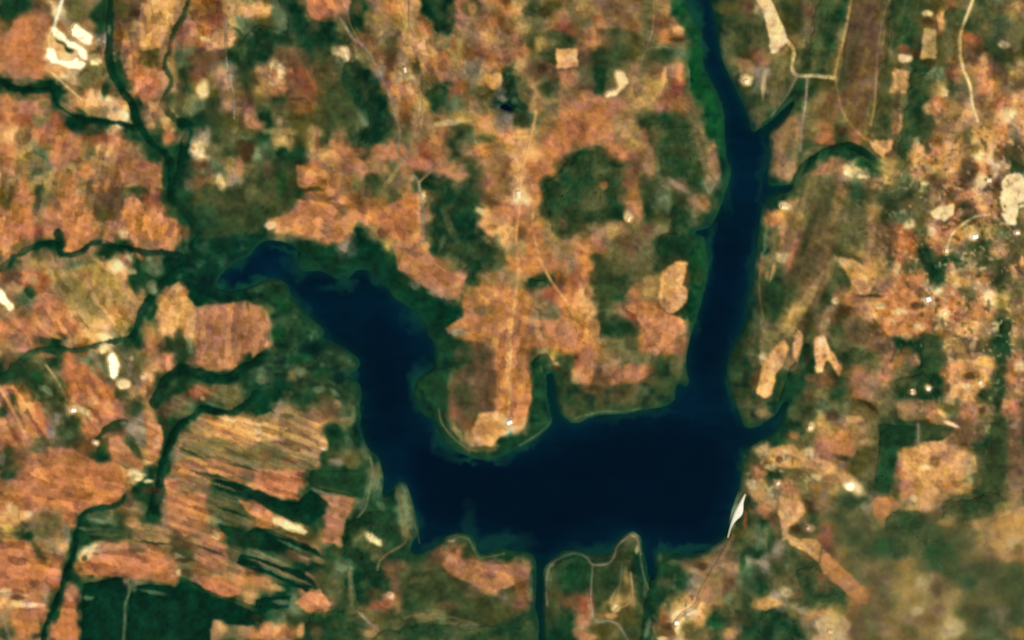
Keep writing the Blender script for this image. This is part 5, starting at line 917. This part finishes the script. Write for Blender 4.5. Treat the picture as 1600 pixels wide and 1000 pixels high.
# woods and tree belts: crowns 7 to 15 metres up, one hummock to a crown or two
taper = np.clip((gauss((id_can >= 0).astype(np.float32), 3.0)-.42)*1.9, .02, 1)[::S, ::S]
crown = 7.5+3.4*sub(lattice(gx/2.4, gy/2.4, 72))+1.6*sub(lattice(gx/9, gy/9, 73)); crown = crown*taper
gaps = sub(lattice(gx/3.1, gy/3.1, 74)*.6+lattice(gx/7.5, gy/7.5, 75)) > 1.2
for i, (lab, c, st, o) in enumerate(WOODS):
    ob = cover("woodland", (idc == i) & ~gaps & land, crown*(.45 if c == 'g' or c == 'F' else 1), M_LEAF, zz=np.maximum(zi, 0))
    if ob: tag(ob, lab, "wood", "woods and plantations among the fields")
for i, (lab, wd, c, st, o) in enumerate(BELTS):
    ob = cover("tree_belt", (idc == NW+i) & ~gaps & land, crown*.9, M_LEAF, zz=np.maximum(zi, 0))
    if ob: tag(ob, lab, "tree belt", "belts of trees along creeks and hedges")

def zat(px, py):
    u = np.clip(np.asarray(px)-X0-.5, 0, W-2); v = np.clip(np.asarray(py)-Y0-.5, 0, H-2)
    i = np.floor(u).astype(int); j = np.floor(v).astype(int); fu = u-i; fv = v-j
    return (z[j, i]*(1-fu)+z[j, i+1]*fu)*(1-fv)+(z[j+1, i]*(1-fu)+z[j+1, i+1]*fu)*fv
def aat(px, py, A=None):
    A = ALB if A is None else A
    i = np.clip((np.asarray(px)-X0).astype(int), 0, W-1); j = np.clip((np.asarray(py)-Y0).astype(int), 0, H-1)
    return A[j, i]
# roads as ribbons laid on the ground
def ribbon(name, P, wd, lift, mat, tone=None, base=None):
    P = np.array(P); d = np.gradient(P, axis=0); d /= np.maximum(np.hypot(d[:, 0], d[:, 1]), 1e-6)[:, None]
    nrm = np.stack([-d[:, 1], d[:, 0]], 1); cols = np.linspace(-1, 1, 5)
    wv = wd*.5*(1+.12*np.sin(np.arange(len(P))*1.7))
    V = []; C = []
    for t_ in cols:
        q = P+nrm*(wv*t_)[:, None]
        x, y = wxy(q[:, 0], q[:, 1])
        zz_ = np.maximum(zat(q[:, 0], q[:, 1]), .2)
        V.append(np.stack([x, y, zz_+lift], 1)); C.append(aat(q[:, 0], q[:, 1]))
    n = len(P)
    V = np.concatenate(V); C = np.concatenate(C)
    Qs = [[k_*n+i_, k_*n+i_+1, (k_+1)*n+i_+1, (k_+1)*n+i_] for k_ in range(4) for i_ in range(n-1)]
    me = make_mesh(name, V, np.array(Qs), C, mat)
    return link(name, me)
for i, ((nm, wd, c, st, o), P) in enumerate(zip(ROADS, road_lines)):
    P2 = smooth_line(pts(o), 2.0)
    P2 = [p for p in P2 if -150 < p[0] < 1750 and -90 < p[1] < 1090]
    tag(ribbon(nm, P2, wd*.8, 1.4+.04*i, M_ROAD), kind='structure')

# ------------------------------------------------------------------ buildings
wall_m = flat_mat("lime_wall", (.34, .31, .26))
roof_ms = {c: flat_mat("roof_sheet_"+n_, tuple(float(q) for q in to_albedo(np.array(rgb, np.float32))*mul))
           for c, n_, rgb, mul in (('w', "white", (255, 250, 232), 1.25), ('c', "cream", (250, 226, 178), 1.1), ('y', "sand", (244, 192, 130), 1.0), ('p', "rose", (228, 172, 150), 1.0))}
def box_mesh(name, prof, L, mat):
    """extrude a closed y-z profile along x"""
    n = len(prof); V = [(-L/2, a_, b_) for a_, b_ in prof]+[(L/2, a_, b_) for a_, b_ in prof]
    F = [list(range(n))[::-1], list(range(n, 2*n))]+[[i, (i+1) % n, n+(i+1) % n, n+i] for i in range(n)]
    me = bpy.data.meshes.new(name); me.from_pydata(V, [], F); me.update(); me.materials.append(mat); return me
for lab, x, y, L, B, an, rc in HOUSES:
    e = bpy.data.objects.new("farm_building", None); COLL.objects.link(e)
    X_, Y_ = wxy(x, y); Z_ = float(zat(x, y))+.5
    e.location = (X_, Y_, Z_); e.rotation_euler = (0, 0, radians(an)); tag(e, lab, "building", "scattered pale farm buildings")
    if B > L*1.4: e.rotation_euler[2] += radians(90); L, B = B, L
    L *= .72; B *= .66
    hw = 5.0; rg = 2.6
    link("wall", box_mesh("wall", [(-B/2+.6, -3), (B/2-.6, -3), (B/2-.6, hw), (0, hw+rg-.3), (-B/2+.6, hw)], L-1.2, wall_m), e)
    for s_ in (-1, 1):
        link("roof", box_mesh("roof", [(0.0, hw+rg), (s_*B/2, hw), (s_*B/2, hw-.5), (0.0, hw+rg-.5)][::s_], L, roof_ms[rc]), e)
# ------------------------------------------------------------------ the dam: white stone face, crest and lower slope
dam = bpy.data.objects.new("dam", None); COLL.objects.link(dam); dx_, dy_ = wxy(1152, 800); dam.location = (dx_, dy_, 0)
tag(dam, "curved white faced dam closing the lake's south eastern corner", "dam")
P = np.array(smooth_line([(1164, 772), (1157, 784), (1149, 799), (1144, 813), (1140, 828), (1137, 840)], 2.0))
d = np.gradient(P, axis=0); d /= np.hypot(d[:, 0], d[:, 1])[:, None]; nrm = np.stack([-d[:, 1], d[:, 0]], 1)
if nrm[len(P)//2][0] < 0: nrm = -nrm                          # towards the land
t_ = np.linspace(0, 1, len(P)); bulge = np.exp(-((t_-.40)/.22)**2)*.95
def dam_part(name, offs, mat, rgb):
    V = []; n = len(P)
    for (a0, a1, zz_) in offs:
        q = P+nrm*(a0+a1*bulge)[:, None]; X_, Y_ = wxy(q[:, 0], q[:, 1])
        V.append(np.stack([X_-dx_, Y_-dy_, np.full(n, float(zz_)) if a0 < 1 else np.maximum(zz_, zat(q[:, 0], q[:, 1])+(3 if zz_ > 4 else -2))], 1))
    m_ = len(offs); V = np.concatenate(V)
    Qs = [[k_*n+i_, k_*n+i_+1, ((k_+1) % m_)*n+i_+1, ((k_+1) % m_)*n+i_] for k_ in range(m_) for i_ in range(n-1)]
    C = np.broadcast_to(to_albedo(np.array(rgb, np.float32)), (len(V), 3))
    me = make_mesh(name, V, np.array(Qs), C, mat, smooth=False)
    o = link(name, me, dam); return o
dam_part("water_face", [(-2.5, 0, -4), (-.6, 0, 12), (0.5, 0, 12), (1, 0, -4)], M_ROCK, (150, 165, 130))
dam_part("crest_road", [(-.4, 0, 10), (-.4, 0, 14), (.95, .4, 14), (.95, .4, 10)], M_ROAD, (215, 205, 165))
dam_part("parapet", [(-.75, 0, 8), (-.75, 0, 15), (-.45, 0, 15), (-.45, 0, 8)], M_ROCK, (235, 225, 200))
dam_part("stone_face", [(1.05, .4, 9.7), (1.3, 10.5, 7), (1.3, 10.5, 2), (1.05, .4, 2)], M_ROCK, (255, 250, 205)).data.color_attributes['tone'].data.foreach_set('color', np.tile([.46, .44, .33, 1.0], len(P)*4).astype(np.float32))
print("objects", len(bpy.data.objects), "tris", sum(len(m.polygons)*2 for m in bpy.data.meshes))
